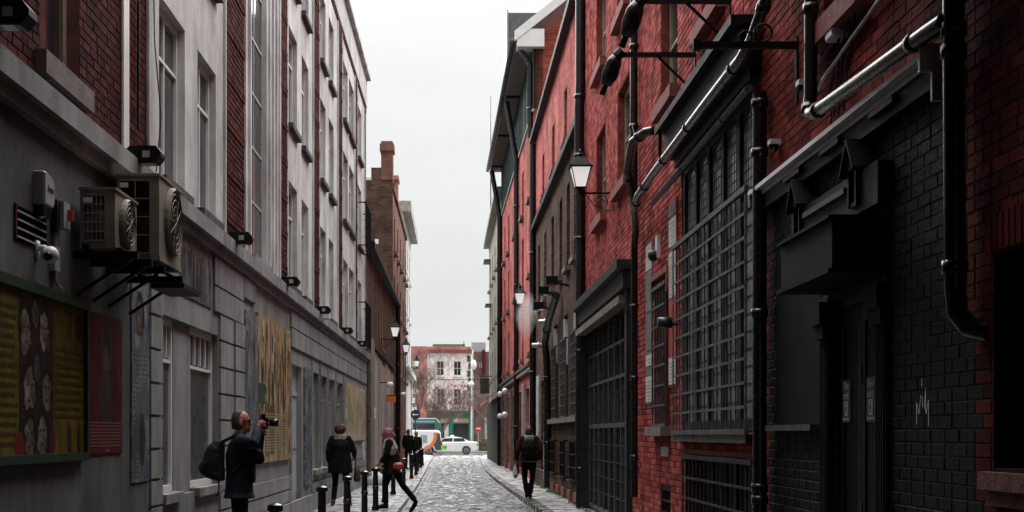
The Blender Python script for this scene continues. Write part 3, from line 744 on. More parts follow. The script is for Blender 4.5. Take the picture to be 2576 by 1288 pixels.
# ---- posters
def decal(fr, parent, shapes, d, name='print'):
    mb = MB()
    for i, (pts, col) in enumerate(shapes): mb.poly([fr.p(u_, d + .0004 * i / max(1, len(shapes)) * 6, z_) for (u_, z_) in pts], 0, 0., col)
    return mb.build(name, INK, parent)
def rect(u0, u1, z0, z1): return [(u0, z0), (u1, z0), (u1, z1), (u0, z1)]
def oval(cu, cz, ru, rz, n=14): return [(cu + ru * math.cos(2 * math.pi * i / n), cz + rz * math.sin(2 * math.pi * i / n)) for i in range(n)]
def blob(cu, cz, ru, rz, jit=.16, n=12):
    return [(cu + ru * (1 + random.uniform(-jit, jit)) * math.cos(2 * math.pi * i / n), cz + rz * (1 + random.uniform(-jit, jit)) * math.sin(2 * math.pi * i / n)) for i in range(n)]
def face_print(u_, z_, w_, h_, tone):
    """loose painted head: dark hair mass, half lit face built of brush dabs"""
    tone *= .55; dk = (.006, .005, .005); o = [(blob(u_, z_ + h_ * .08, w_ * .6, h_ * .62), dk), (blob(u_ - w_ * .04, z_ - h_ * .04, w_ * .38, h_ * .47, .08), tuple(tone * .42 * c for c in (1, .82, .64)))]
    for i in range(26):
        fx_, fz_ = random.uniform(-.36, .34), random.uniform(-.44, .36); k_ = tone * (1.15 - 1.5 * max(0, fx_ + .12)) * random.uniform(.45, 1.15)
        if fx_ * fx_ / .16 + fz_ * fz_ / .24 > 1: continue
        o.append((blob(u_ + w_ * fx_, z_ + h_ * fz_, w_ * random.uniform(.08, .2), h_ * random.uniform(.06, .16), .3, 8), tuple(max(.004, k_ * c) for c in (1, .85, .68))))
    for sx in (-.17, .16): o.append((blob(u_ + w_ * sx, z_ + h_ * .08, w_ * .1, h_ * .035, .3, 7), dk))
    o += [(blob(u_ + w_ * .06, z_ - h_ * .06, w_ * .05, h_ * .11, .3, 7), tuple(tone * .35 * c for c in (1, .7, .6))), (blob(u_ - w_ * .02, z_ - h_ * .25, w_ * .13, h_ * .03, .3, 7), (tone * .3, .008, .008))]
    return o
def lines(u0, u1, z0, z1, n, col, ragged=.15, h=.45):
    o = []; st = (z1 - z0) / n
    for i in range(n):
        zz = z0 + st * i; u_ = u0; e = u1 - random.random() * ragged * (u1 - u0)
        while u_ < e:
            w_ = random.uniform(.03, .1); o.append((rect(u_, min(u_ + w_, e), zz, zz + st * h), col)); u_ += w_ + .014
    return o
# yellow board
ua, ub, za, zb = 7.9, lu(207), 1.3, 2.55
f = LF.at((ua + ub) / 2, 0, za); t = f.root('poster_board', 'yellow poster board in a dark green frame with painted faces', 'poster')
b = MB(); f.bx(b, ua, ub, 0, .03, za, zb); b.build('sheet', 'poster_yellow', t)
for nm_, bb in (('top', (ua, ub, zb - .07, zb)), ('bottom', (ua, ub, za, za + .06)), ('side', (ub - .06, ub, za + .06, zb - .07))):
    b = MB(); f.bx(b, bb[0], bb[1], .0305, .06, bb[2], bb[3]); b.build('frame_bar', 'green_board', t)
a0, a1 = lu(36), lu(124); sh = [(rect(a0, a1, 1.36, 2.44), (.02, .014, .012))]
for (pu, pz, s_, tn) in ((.2, .8, .34, .34), (.72, .82, .3, .42), (.47, .93, .22, .2), (.3, .42, .36, .4), (.8, .42, .3, .3), (.52, .57, .22, .16), (.3, .1, .3, .32), (.66, .12, .32, .38)):
    sh += face_print(a0 + (a1 - a0) * pu, 1.38 + 1.04 * pz, (a1 - a0) * s_, .3 * s_ / .32, tn)
sh += [(oval(a0 + .02, 1.42, .1, .1), (.16, .01, .01)), (oval(a1 - .02, 1.45, .07, .12), (.1, .01, .01))]
sh += lines(9.0, lu(33), 1.42, 2.4, 15, (.05, .036, .006)); sh += lines(lu(128), lu(198), 1.62, 2.18, 9, (.05, .036, .006))
for q in (.45, .75): sh += face_print(lu(128) + (ub - lu(128)) * q, 2.32, .1, .16, .13) + [(oval(lu(128) + (ub - lu(128)) * q, 1.45, .05, .13), (.04, .02, .01))]
decal(f, t, sh, .0305)
# red poster
ua, ub, za, zb = lu(213), lu(304), 1.34, 2.5
f = LF.at((ua + ub) / 2, 0, za); t = f.root('red_poster', 'dark red poster with a pale figure, right of the yellow board', 'poster')
b = MB(); f.bx(b, ua, ub, 0, .012, za, zb); b.build('sheet', 'poster_red', t)
c = (ua + ub) / 2 + .05; sh = [(oval(c, 2.24, .17, .24), (.13, .095, .095)), (oval(c, 2.3, .13, .2), (.03, .01, .012)), (oval(c - .02, 2.12, .08, .13), (.16, .14, .14)), (oval(c - .02, 1.83, .2, .22), (.07, .056, .06)), ([(c - .24, 1.95), (c + .18, 1.62), (c + .08, 1.6), (c - .3, 1.8)], (.06, .052, .052)), (oval(c, 1.68, .14, .12), (.04, .028, .028))]
sh += lines(ua + .04, ub - .03, 1.4, 1.62, 8, (.3, .15, .15), .05) + [(rect(c - .05, c + .12, 1.355, 1.375), (.2, .16, .16))]
decal(f, t, sh, .0125)
# tall blue poster
ua, ub, za, zb = lu(328), lu(372), 1.06, 2.9
f = LF.at((ua + ub) / 2, 0, za); t = f.root('blue_poster', 'tall narrow blue grey poster with printed text, left of the paired windows', 'poster')
b = MB(); f.bx(b, ua, ub, 0, .012, za, zb); b.build('sheet', 'collage_blue', t)
c = (ua + ub) / 2; sh = face_print(c - .03, 2.6, .28, .34, .34) + lines(ua + .03, ub - .03, 1.75, 2.32, 13, (.14, .16, .17), .2) + [(oval(c + .06, 1.45, .12, .25), (.03, .035, .05))] + lines(ua + .03, c - .02, 1.1, 1.7, 14, (.1, .115, .13), .2)
decal(f, t, sh, .0125)
for (nm, lab, p0, p1, za, zb, m_, d_) in (('grey_poster', 'dark grey weathered poster under the ledge above the paired windows', 450, 530, 3.0, 3.6, 'collage_grey', .014),
        ('slate_poster', 'slate blue strip poster left of the large gold collage', 610, 640, 1.08, 3.2, 'collage_blue', .05),
        ('gold_poster', 'large gold and brown collage poster in front of the photographer', 642, 726, 1.08, 3.27, 'collage_gold', .04),
        ('blue_strip_poster', 'narrow dark blue poster strip beside the grey door', 763, 780, .55, 2.76, 'collage_blue', .04),
        ('pale_poster', 'pale gold collage poster at the far end of the grey wall', 868, 915, 1.33, 2.82, 'collage_pale', .04)):
    f = LF.at(lu((p0 + p1) / 2), 0, za); t = f.root(nm, lab, 'poster')
    b = MB(); f.bx(b, lu(p0), lu(p1), 0, d_, za, zb); b.build('sheet', m_, t)
    u0, u1 = lu(p0), lu(p1); sh = []
    def collage(n, pal, wr, hr):
        o = []
        for i in range(n):
            w_, h_ = random.uniform(*wr), random.uniform(*hr); uu, zz = random.uniform(u0, u1 - w_), random.uniform(za, zb - h_)
            c_ = random.choice(pal); k_ = random.uniform(.5, 1.2); o.append((blob(uu + w_ / 2, zz + h_ / 2, w_ / 2, h_ / 2, .3, 9), tuple(c * k_ for c in c_)))
        return o
    if nm == 'gold_poster':
        sh = collage(130, [(.3, .2, .04), (.16, .09, .03), (.06, .04, .025), (.42, .36, .24), (.22, .15, .04), (.1, .045, .02), (.05, .1, .07), (.035, .045, .06), (.2, .04, .025), (.55, .5, .4), (.02, .02, .018)], (.03, .2), (.1, .8)) + [(rect(u0 + .02, u0 + .5, 1.12, 1.7), (.2, .13, .02)), (rect(u0 + .05, u0 + .75, 1.95, 2.25), (.03, .08, .05)), (rect(u0 + .55, u0 + .62, 2.95, 3.2), (.7, .68, .6)), (rect(u1 - .2, u1 - .14, 2.9, 3.15), (.65, .6, .5)), (rect(u0 + 1.3, u0 + 1.75, 1.2, 1.95), (.12, .05, .015))]
        sh += lines(u0 + .75, u1 - .25, 1.25, 1.85, 14, (.4, .35, .22), .3)
    if nm in ('slate_poster', 'blue_strip_poster', 'grey_poster'): sh = collage(45, [(.05, .06, .075), (.12, .14, .16), (.22, .24, .25), (.03, .033, .04)], (.03, .16), (.06, .5))
    if nm == 'pale_poster':
        sh = collage(60, [(.4, .34, .22), (.55, .5, .38), (.24, .18, .1), (.32, .25, .14)], (.05, .3), (.15, .8))
        for i in range(12): uu = u0 + (u1 - u0) * (i + .3) / 13; hh = random.uniform(.08, .24); sh.append((rect(uu, uu + .18, 1.35, 1.35 + hh), (.6, .6, .55)))
    if sh: decal(f, t, sh, d_ + .0006)
f = LF.at(lu(912), 0, .9); t = f.root('white_notice', 'thin white vertical notice below the pale gold poster', 'notice')
b = MB(); f.bx(b, lu(910.5), lu(913.5), 0, .045, .75, 1.3); b.build('sheet', 'poster_white', t)
# ---------------------------------------------------------------- RIGHT: dark pub front nearest the camera
ru = RF.u
def plain(fr, parent, name, m, *bxs, smooth=False):
    b = MB()
    for q in bxs: fr.bx(b, *q)
    return b.build(name, m, parent, smooth)
UB = 12.88                                    # where the dark front ends
B2 = RF.root('dark_brick_building', 'near brick building with a black painted front and double fire exit door', 'building')
P0 = 4.0
r_win = (4.6, ru(2503), 1.33, 2.41)
d0u, d1u = ru(2212), ru(2094)                 # door recess
r_door = (d0u, d1u, -.02, 2.46)
r_pan = (ru(2066), ru(1955), 1.58, 3.02)
r_up = (9.5, 10.6, 4.5, 6.3)
ops = [r_win + (.2,), r_door + (.08,), r_pan + (.05,), r_up]
mb = MB()
facade(mb, RF, P0, UB, -.02, 3.5, [o for o in ops], core=False, m=1)
facade(mb, RF, P0, UB, 3.5, 14, [o for o in ops], core=False, m=0)
RF.bx(mb, P0, UB, -.5, -8, -.02, 14)
for uu in (P0, UB): RF.q(mb, [(uu, 0, 0), (uu, -.6, 0), (uu, -.6, 14), (uu, 0, 14)])
RF.q(mb, [(P0, 0, 14), (UB, 0, 14), (UB, -.6, 14), (P0, -.6, 14)])
mb.build('wall', ['mortar_dark', 'mortar_black'], B2)
paint_edge = ru(2467)
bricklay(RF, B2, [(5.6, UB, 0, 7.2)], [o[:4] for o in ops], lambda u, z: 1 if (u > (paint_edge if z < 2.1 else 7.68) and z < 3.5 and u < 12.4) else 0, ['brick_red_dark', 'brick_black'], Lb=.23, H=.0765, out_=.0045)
# boarded window: black void behind the reveal, red rendered sill, brick lintel line
plain(RF, B2, 'window', 'lens_black', (r_win[0], r_win[1], -.24, -.2, r_win[2], r_win[3]))
o = plain(RF, B2, 'sill', 'stone_red', (4.6, ru(2492), 0, .07, 1.22, 1.31), (4.6, ru(2500), 0, .04, 1.14, 1.22))
mbs = MB(); x = r_win[0]
while x < r_win[1] + .06: mbs.brick(RF, x, x + .066, 2.425, 2.62, .009, .018); x += .077
mbs.build('soldier_course', 'brick_red_dark', B2, kind='stuff')
# smooth panel with a stone ledge
o = plain(RF, B2, 'panel', 'black_panel', (r_pan[0], r_pan[1], -.05, .004, r_pan[2], r_pan[3]))
plain(RF, o, 'ledge', 'iron_grey', (r_pan[0] - .02, r_pan[1] + .05, 0, .09, r_pan[2] - .05, r_pan[2] - .002))
# fire exit
um = (d0u + d1u) / 2
door_parts = []
for (a, b) in ((d0u + .05, um - .005), (um + .005, d1u - .05)):
    o = plain(RF, B2, 'door', 'black_paint', (a, b, -.1, -.06, 0, 2.4), (a, a + .09, -.06, -.045, 0, 2.4), (b - .09, b, -.06, -.045, 0, 2.4), (a + .09, b - .09, -.06, -.045, 2.28, 2.4), (a + .09, b - .09, -.06, -.045, 0, .22), (a + .09, b - .09, -.06, -.045, .62, .78))
    plain(RF, o, 'door_panel', 'black_panel', (a + .13, b - .13, -.06, -.053, .84, 2.22)); plain(RF, o, 'lower_panel', 'black_panel', (a + .13, b - .13, -.06, -.053, .27, .57))
    plain(RF, o, 'hinge', 'iron_grey', (b - .02, b - .008, -.045, -.037, .9, 1.05), (b - .02, b - .008, -.045, -.037, 1.85, 2.0)); door_parts.append(((a + b) / 2, o))
plain(RF, B2, 'door_frame', 'black_paint', (d0u, d0u + .05, -.1, -.02, 0, 2.46), (d1u - .05, d1u, -.1, -.02, 0, 2.46), (d0u + .05, d1u - .05, -.1, -.02, 2.4, 2.46))
for (a, b) in ((d0u - .24, d0u - .01), (d1u + .01, d1u + .24)):
    o = plain(RF, B2, 'door_pilaster', 'black_paint', (a, b, 0, .03, 0, 2.5), (a - .02, b + .02, 0, .045, 0, .3))
    for i in range(4): plain(RF, o, 'flute', 'black_panel', (a + .03 + i * .05, a + .05 + i * .05, .03, .04, .4, 2.2))
    plain(RF, B2, 'capital', 'black_panel', (a - .03, b + .03, .0, .1, 2.3, 2.46), (a - .01, b + .01, .0, .07, 2.2, 2.3))
# hood over the door
hb = MB(); RF.bx(hb, 9.12, 10.52, 0, .34, 2.56, 2.88); RF.bx(hb, 9.1, 10.54, 0, .37, 2.53, 2.56); RF.bx(hb, 9.1, 10.54, 0, .37, 2.88, 2.9); hb.build('door_hood', 'black_panel', B2)
plain(RF, B2, 'fascia', 'black_paint', (8.95, 11.2, 0, .1, 2.95, 3.22)); plain(RF, B2, 'fascia_trim', 'iron_grey', (9.62, 10.75, .1, .13, 3.12, 3.16))
for (u_) in (10.94, 9.43):
    k = plain(RF, B2, 'console_bracket', 'black_paint', (u_ - .1, u_ - .07, 0, .13, 3.0, 3.26), (u_ + .07, u_ + .1, 0, .13, 3.0, 3.26), (u_ - .07, u_ + .07, .0, .12, 3.0, 3.03), (u_ - .07, u_ + .07, 0, .04, 3.03, 3.26))
    gb = MB()
    for s_ in (-1, 1):
        RF.q(gb, [(u_ + s_ * .16, 0, 3.24), (u_ + s_ * .16, .17, 3.24), (u_, .17, 3.45), (u_, 0, 3.45)]); RF.q(gb, [(u_ + s_ * .16, 0, 3.21), (u_ + s_ * .16, .17, 3.21), (u_, .17, 3.42), (u_, 0, 3.42)])
        RF.q(gb, [(u_ + s_ * .16, .17, 3.24), (u_, .17, 3.45), (u_, .17, 3.42), (u_ + s_ * .16, .17, 3.21)])
    RF.q(gb, [(u_ - .13, .14, 3.24), (u_ + .13, .14, 3.24), (u_, .14, 3.41)])
    gb.build('gable_cap', 'black_panel', k)
window(RF, B2, *r_up, rev=.12, cols=2, rows=(1, 1), fm='cream_paint', gm='glass', sill=(.16, .1, .12), sm='stone_red')
# signs on the doors
for i, (uc, o_) in enumerate(sorted(door_parts)):
    f = RF.at(uc, -.04, 1.35); t = f.root('fire_exit_sign', ('right hand' if i == 0 else 'left hand') + ' green fire exit sign on the black double door', 'sign', 'fire exit signs')
    uc2 = uc + (.03 if i == 0 else .1)
    plain(f, t, 'plate', 'sign_green', (uc2 - .1, uc2 + .1, -.052, -.044, 1.585, 1.885))
    for (txt, sz, zz) in (('Fire', .085, 1.815), ('exit', .085, 1.75), ('Keep clear', .036, 1.6)):
        tm = text_mesh(txt, sz); tm.materials.append(MATS['letter_white']); o = bpy.data.objects.new('lettering', tm); C.objects.link(o); o.parent = t
        o.location = f.p(uc2, -.0425, zz); o.rotation_euler = (R(90), 0, R(-90))
    sgz = lambda z_: 1.63 + (z_ - 1.5) * .68
    pm = MB(); q = lambda a: [(uc2 - x_, -.0418, sgz(z_)) for (x_, z_) in a]
    f.q(pm, q([(-.045, 1.5), (.045, 1.5), (.045, 1.655), (-.045, 1.655)])); pm.build('pictogram', 'letter_white', t)
    pm = MB()
    for pl in ([(-.01, 1.62), (.02, 1.62), (.02, 1.645), (-.01, 1.645)], [(-.025, 1.56), (.015, 1.56), (.015, 1.61), (-.015, 1.61)], [(-.025, 1.56), (-.005, 1.56), (-.03, 1.505), (-.042, 1.505)], [(0, 1.56), (.015, 1.56), (.035, 1.51), (.022, 1.51)]):
        f.q(pm, [(a, -.0405, c) for (a, b, c) in q(pl)])
    pm.build('runner', 'sign_green', t)
# chalk marks on the black bricks
f = RF.at(ru(2330), .012, 1.6); t = f.root('chalk_graffiti', 'small white chalk crown scribbled on the black bricks', 'graffiti')
pm = MB(); u_ = ru(2330)
def stroke(pts, w_=.008):
    for a, b in zip(pts, pts[1:]):
        f.q(pm, [(u_ - a[0] - w_ / 2, .0205, a[1]), (u_ - b[0] - w_ / 2, .0205, b[1]), (u_ - b[0] + w_ / 2, .0205, b[1]), (u_ - a[0] + w_ / 2, .0205, a[1])])
for pts in ([(-.11, 1.56), (-.11, 1.69)], [(.1, 1.55), (.1, 1.7)], [(-.11, 1.69), (-.07, 1.62), (-.03, 1.73)], [(.1, 1.7), (.06, 1.62), (.03, 1.67), (.05, 1.76)], [(-.02, 1.78), (-.015, 1.83)], [(0, 1.66), (.0, 1.72)], [(.05, 1.64), (.05, 1.77)]): stroke(pts)
pm.build('strokes', 'letter_white', t)

# ---------------------------------------------------------------- pipes on the right
def pipe(fr, name, label, pts, r, m='black_gloss', collars=(), group='downpipes on the right hand walls', cat='pipe', n=14):
    f = fr.at(pts[0][0], 0, min(p[2] for p in pts)); t = f.root(name, label, cat, group)
    b = MB(); b.tube([f.p(*p) for p in pts], r, n); sharp(b.build('pipe_run', m, t, True), 50)
    for (i, fr_) in collars:
        a, c = Vector(pts[i]), Vector(pts[i + 1]); p = a.lerp(c, fr_); dr_ = (c - a).normalized() * .035
        b = MB(); b.tube([f.p(*(p - dr_)), f.p(*(p + dr_))], r * 1.22, n); b.build('collar', m, t, True)
    return t
Y = 7.6
pipe(RF, 'downpipe', 'thickest black downpipe at far right, ending in an elbow over the black bricks', [(Y, .1, 8), (Y, .1, 4.6), (Y, .1, 3.6), (Y - .02, .1, 2.28), (Y - .03, .09, 2.14), (Y - .1, .05, 2.06), (Y - .2, -.02, 2.03)], .057, collars=[(1, .95), (2, .05), (2, .92)])
pipe(RF, 'drain_pipe', 'shiny black pipe running level above the long awning', [(Y + .03, .14, 3.7), (7.8, .17, 3.69), (9.0, .17, 3.74), (10.25, .17, 3.8), (10.42, .16, 3.84), (10.45, .14, 3.98), (10.45, .13, 6.5)], .048, collars=[(1, .2), (2, .9), (4, .2), (5, .25)])
pipe(RF, 'conduit', 'thin grey conduit climbing the dark wall above the awning', [(10.6, .04, 4.05), (10.5, .04, 4.1), (7.2, .04, 4.5)], .014, 'galv', [(1, .5)], 'conduits on the dark wall', 'conduit', 8)
pipe(RF, 'conduit', 'upper thin conduit parallel to the other one on the dark wall', [(10.6, .04, 4.22), (10.5, .04, 4.26), (7.2, .04, 4.7)], .014, 'iron_grey', [], 'conduits on the dark wall', 'conduit', 8)
pipe(RF, 'soil_pipe', 'slim black pipe beside the white box on the dark wall', [(10.75, .06, 4.35), (10.75, .06, 7.5)], .03, collars=[(0, .1)])
pipe(RF, 'downpipe', 'black downpipe between the black front and the tall barred window', [(12.35, .1, 0), (12.35, .1, 2.6), (12.35, .1, 4.45)], .06, collars=[(0, .02), (0, .36), (0, .4), (1, .72), (1, .95), (0, .98)])
pipe(RF, 'drain_pipe', 'long shiny black pipe running level over the tall barred window', [(11.3, .1, 5.6), (11.5, .16, 5.2), (11.95, .25, 4.8), (12.3, .27, 4.73), (14, .27, 4.73), (17.5, .26, 4.72), (19.2, .25, 4.7), (19.9, .2, 4.62), (20.4, .12, 4.45), (20.7, .1, 4.2), (20.7, .1, 2.5), (20.7, .1, .6)], .05, collars=[(1, .5), (3, .2), (4, .3), (4, .8), (5, .6), (6, .5), (9, .5), (10, .1), (10, .7)])
pipe(RF, 'overflow_pipe', 'thinner grey pipe just below the long shiny one', [(12.6, .14, 4.55), (18.6, .14, 4.5)], .035, 'iron_grey', [(0, .2), (0, .6)])
pipe(RF, 'downpipe', 'black downpipe with hopper between the sash windows of the red wall', [(20.9, .08, 4.7), (20.9, .08, 11.2)], .055, collars=[(0, .2), (0, .38), (0, .7)])
pipe(RF, 'elbow_pipe', 'short kinked black pipe joining the hopper pipe to the long pipe', [(20.9, .1, 5.0), (20.5, .22, 5.3), (19.8, .24, 5.55), (19.4, .12, 5.6), (19.3, .03, 5.6)], .06, collars=[(0, .6), (2, .5)])
pipe(RF, 'downpipe', 'tall black downpipe at the left corner of the red brick building', [(29.2, .1, 0), (29.2, .1, 4), (29.2, .1, 7.0), (29.2, .12, 7.4), (29.2, .12, 8.2), (29.2, .1, 8.6), (29.2, .1, 11.4)], .1, collars=[(0, .2), (0, .8), (1, .5), (2, .5), (4, .5)])
plain(RF, thing('gutter_hopper', 'black square rainwater hopper at the top of the middle downpipe', 'hopper', (0, 0, 0)), 'hopper_head', 'black_gloss', (20.75, 21.05, .02, .2, 10.4, 10.7)).parent.location = (RF.a, 0, 0)

# ---- awning folded against the wall
f = RF.at(9.5, 0, 3.4); t = f.root('awning', 'folded awning with a long pale front rail above the black front', 'awning')
a, b = 8.0, 12.6
plain(f, t, 'front_rail', 'plastic_white', (a, b, .1, .15, 3.6, 3.635)); plain(f, t, 'rail_lip', 'galv', (a + .05, b, .085, .1, 3.56, 3.62))
rb = MB(); rb.tube([f.p(a + .12, .05, 3.6), f.p(b - .1, .05, 3.6)], .04, 14); rb.build('roller', 'plastic_grey', t, True)
plain(f, t, 'cover', 'black_paint', (a, b, 0, .08, 3.44, 3.55))
plain(f, t, 'end_bracket', 'plastic_white', (a - .03, a, .03, .16, 3.52, 3.68), (a - .03, a, .03, .09, 3.36, 3.52)); plain(f, t, 'end_bracket', 'plastic_grey', (b - .02, b + .02, .02, .14, 3.5, 3.66))
for u_ in (8.6, 9.8, 10.9): plain(f, t, 'folding_arm', 'black_paint', (u_, u_ + .5, .085, .12, 3.5, 3.54))
# ---- white box, small domes, wires
f = RF.at(10.05, 0, 4.25); t = f.root('meter_box', 'white plastic box on the dark wall by the vertical pipe', 'junction box')
plain(f, t, 'casing', 'plastic_white', (9.98, 10.16, 0, .1, 4.28, 4.46)); plain(f, t, 'lid', 'plastic_white', (9.99, 10.15, .1, .112, 4.29, 4.45))
for (px, py, lab) in ((2012, 222, 'upper small dome camera left of the vertical pipe on the dark wall'), (1940, 370, 'lower small dome camera beside the black downpipe')):
    u_ = ru(px, .08); z_ = EYE + (CY - py) * u_ / F; f = RF.at(u_, 0, z_); t = f.root('dome_camera', lab, 'camera', 'dome cameras on the right hand wall')
    plain(f, t, 'base', 'plastic_white', (u_ - .05, u_ + .05, 0, .1, z_ + .02, z_ + .06)); b = MB(); b.ell(f.p(u_, .06, z_ + .01), .045, .045, .05, 12, 8); b.build('dome', 'lens_black', t, True)
f = RF.at(9.8, 0, 3.7); t = f.root('loose_wires', 'loose tangle of wires hanging by the vertical pipe', 'wire')
b = MB(); random.seed(3)
for k in range(5):
    u_ = 9.6 + k * .1; pts = [(u_ - .35 * k * .2, .03, 4.6)]
    for j in range(1, 7): pts.append((u_ + .35 * j / 6 + random.uniform(-.04, .04), .03 + .02 * random.random(), 4.5 - .13 * j + random.uniform(-.03, .03)))
    b.tube([f.p(*p) for p in pts], .006, 5)
b.build('strand', 'black_paint', t)

# ---------------------------------------------------------------- red brick building with the tall barred window and the gate
B3 = RF.root('red_brick_building', 'three storey red brick building with barred windows and a wide dark gate', 'building')
UE = 29.45
W_big = (ru(1903), ru(1716), 1.55, 4.66); W_low = (ru(1903), ru(1726), .3, 1.28); W_nar = (ru(1686), ru(1649), 1.6, 3.5); W_sml = (ru(1688), ru(1662), .3, .84)
W_gate = (ru(1589), ru(1473), -.02, 3.66)
ups = [(14.45, 15.75, 5.95, 7.45), (17.4, 18.75, 5.75, 7.3), (22.0, 23.55, 5.5, 7.1), (25.4, 26.95, 5.45, 7.05)]
ups += [(a, b, c + 2.75, d_ + 2.7) for (a, b, c, d_) in ups]
ops = [W_big + (.2,), W_low + (.25,), W_nar + (.2,), W_sml + (.2,), W_gate + (.5,)] + ups
mb = MB(); facade(mb, RF, UB + .001, UE, -.02, 11.9, ops, core=False); RF.bx(mb, UB, UE, -.6, -8, -.02, 11.88)
for uu in (UB + .001, UE): RF.q(mb, [(uu, 0, 0), (uu, -.6, 0), (uu, -.6, 11.9), (uu, 0, 11.9)])
RF.q(mb, [(UB, 0, 11.9), (UE, 0, 11.9), (UE, -.6, 11.9), (UB, -.6, 11.9)]); mb.build('wall', 'mortar_red', B3)
bricklay(RF, B3, [(UB + .02, UE, .02, 11.85)], [o[:4] for o in ops], lambda u, z: 0, ['brick_red'], Lb=.23, H=.0765)
for (a, b, c, d_) in ups:
    window(RF, B3, a, b, c, d_, rev=.14, cols=2, rows=(1, 1), fm='cream_paint', gm='glass', sill=(.16, .12, .12), sm='stone_red', fw=.07)
# tall window: timber surround with four lights, round headed at the top
a, b = W_big[0], W_big[1]
o = plain(RF, B3, 'tall_window', 'dark_wood', (a, b, -.12, -.02, 4.58, 4.66), (a, b, -.12, -.02, 1.55, 1.65), *[(x, x + .12, -.12, -.01, 1.65, 4.58) for x in [a + (b - a - .12) * i / 5 for i in range(6)]], (a + .12, b - .12, -.11, -.03, 3.62, 3.72))
for i in range(5):
    x0 = a + (b - a - .12) * i / 5 + .12; x1 = a + (b - a - .12) * (i + 1) / 5
    plain(RF, o, 'pane', 'glass_tint', (x0, x1, -.06, -.05, 3.72, 4.58)); plain(RF, o, 'lower_pane', 'glass_tint', (x0, x1, -.06, -.05, 1.65, 3.62))
    lead = MB()
    for k in range(1, 9): RF.bx(lead, x0, x1, -.0495, -.044, 3.72 + .095 * k - .003, 3.72 + .095 * k + .003)
    for k in range(1, 6): RF.bx(lead, x0 + (x1 - x0) * k / 6 - .003, x0 + (x1 - x0) * k / 6 + .003, -.0495, -.046, 3.72, 4.58)
    for k in range(1, 12): RF.bx(lead, x0, x1, -.0495, -.044, 1.65 + .165 * k - .006, 1.65 + .165 * k + .006)
    lead.build('leading', 'dark_wood', o, kind='stuff')
    sp = MB(); n = 10; c = (x0 + x1) / 2; hw = (x1 - x0) / 2
    for s_ in (-1, 1):
        pts = [(c + s_ * hw, -.04, 4.58)] + [(c + s_ * hw * math.cos(math.pi / 2 * j / n), -.04, 4.3 + .26 * math.sin(math.pi / 2 * j / n)) for j in range(n + 1)] + [(c, -.04, 4.58)]
        RF.q(sp, pts)
    sp.build('arched_head', 'dark_wood', o)
# projecting dark hood above it
plain(RF, B3, 'window_hood', 'black_paint', (12.7, 17.15, 0, .2, 4.78, 5.12), (12.6, 17.3, 0, .3, 5.12, 5.2), (12.75, 17.1, 0, .1, 4.68, 4.78)); plain(RF, B3, 'hood_post', 'black_paint', (17.1, 17.14, .24, .28, 4.8, 5.12))
def grille(parent, fr, u0, u1, z0, z1, d, nv, nh, r_=.011, m='iron_grey', name='window_grille', top=True):
    o = plain(fr, parent, name, m, (u0 - .03, u1 + .03, d - .02, d + .02, z1 - .02, z1 + .03)); plain(fr, o, 'bottom_rail', m, (u0 - .03, u1 + .03, d - .02, d + .02, z0 - .03, z0 + .02))
    for i in range(nv + 1):
        b = MB(); u_ = u0 + (u1 - u0) * i / nv; fr.bx(b, u_ - r_, u_ + r_, d - r_ * .8, d + r_ * .8, z0 - .06 if i % 4 == 0 else z0, z1 + .02); b.build('bar', m, o)
    for i in range(1, nh):
        b = MB(); z_ = z0 + (z1 - z0) * i / nh; fr.bx(b, u0, u1, d + r_ * .8, d + r_ * .8 + .008, z_ - .013, z_ + .013); b.build('cross_bar', m, o)
    for (u_, z_) in ((u0, z0), (u0, z1), (u1, z0), (u1, z1)):
        b = MB(); fr.bx(b, u_ - .015, u_ + .015, -.05, d, z_ - .012, z_ + .012); b.build('fixing', m, o)
    return o
grille(B3, RF, a - .02, b + .05, 1.53, 3.72, .1, 18, 10, .009, 'bar_grey')
plain(RF, B3, 'ledge', 'iron_grey', (a, b + .02, 0, .1, 1.42, 1.5))
grille(B3, RF, W_low[0], W_low[1], .3, 1.24, .04, 16, 4, .011, 'dark_wood', 'cellar_grille')
plain(RF, B3, 'cellar_window', 'dark_wood', (W_low[0], W_low[1], -.25, -.2, .3, 1.28), *[(x, x + .05, -.2, -.16, .3, 1.28) for x in (13.2, 13.9, 14.6, 15.3, 16.0)]); plain(RF, B3, 'lintel', 'stone_red', (W_low[0] - .03, W_low[1] + .03, 0, .03, 1.28, 1.33))
# slim door-height window with bars
plain(RF, B3, 'slim_window', 'glass', (W_nar[0], W_nar[1], -.2, -.18, 1.6, 3.5)); grille(B3, RF, W_nar[0] + .05, W_nar[1] - .05, 1.62, 3.42, .05, 5, 7, .011, 'iron_grey', 'window_grille')
plain(RF, B3, 'sill', 'stone_brown', (W_nar[0] - .08, W_nar[1] + .08, 0, .14, 1.48, 1.6)); plain(RF, B3, 'label_moulding', 'stone_red', (W_nar[0] - .06, W_nar[1] + .06, 0, .06, 3.55, 3.62), (W_nar[0] - .06, W_nar[0] - .01, 0, .06, 3.3, 3.55), (W_nar[1] + .01, W_nar[1] + .06, 0, .06, 3.3, 3.55))
plain(RF, B3, 'vent_back', 'lens_black', (W_sml[0], W_sml[1], -.2, -.18, .3, .84)); grille(B3, RF, W_sml[0] + .03, W_sml[1] - .03, .34, .8, -.03, 4, 3, .012, 'black_paint', 'vent_grille')
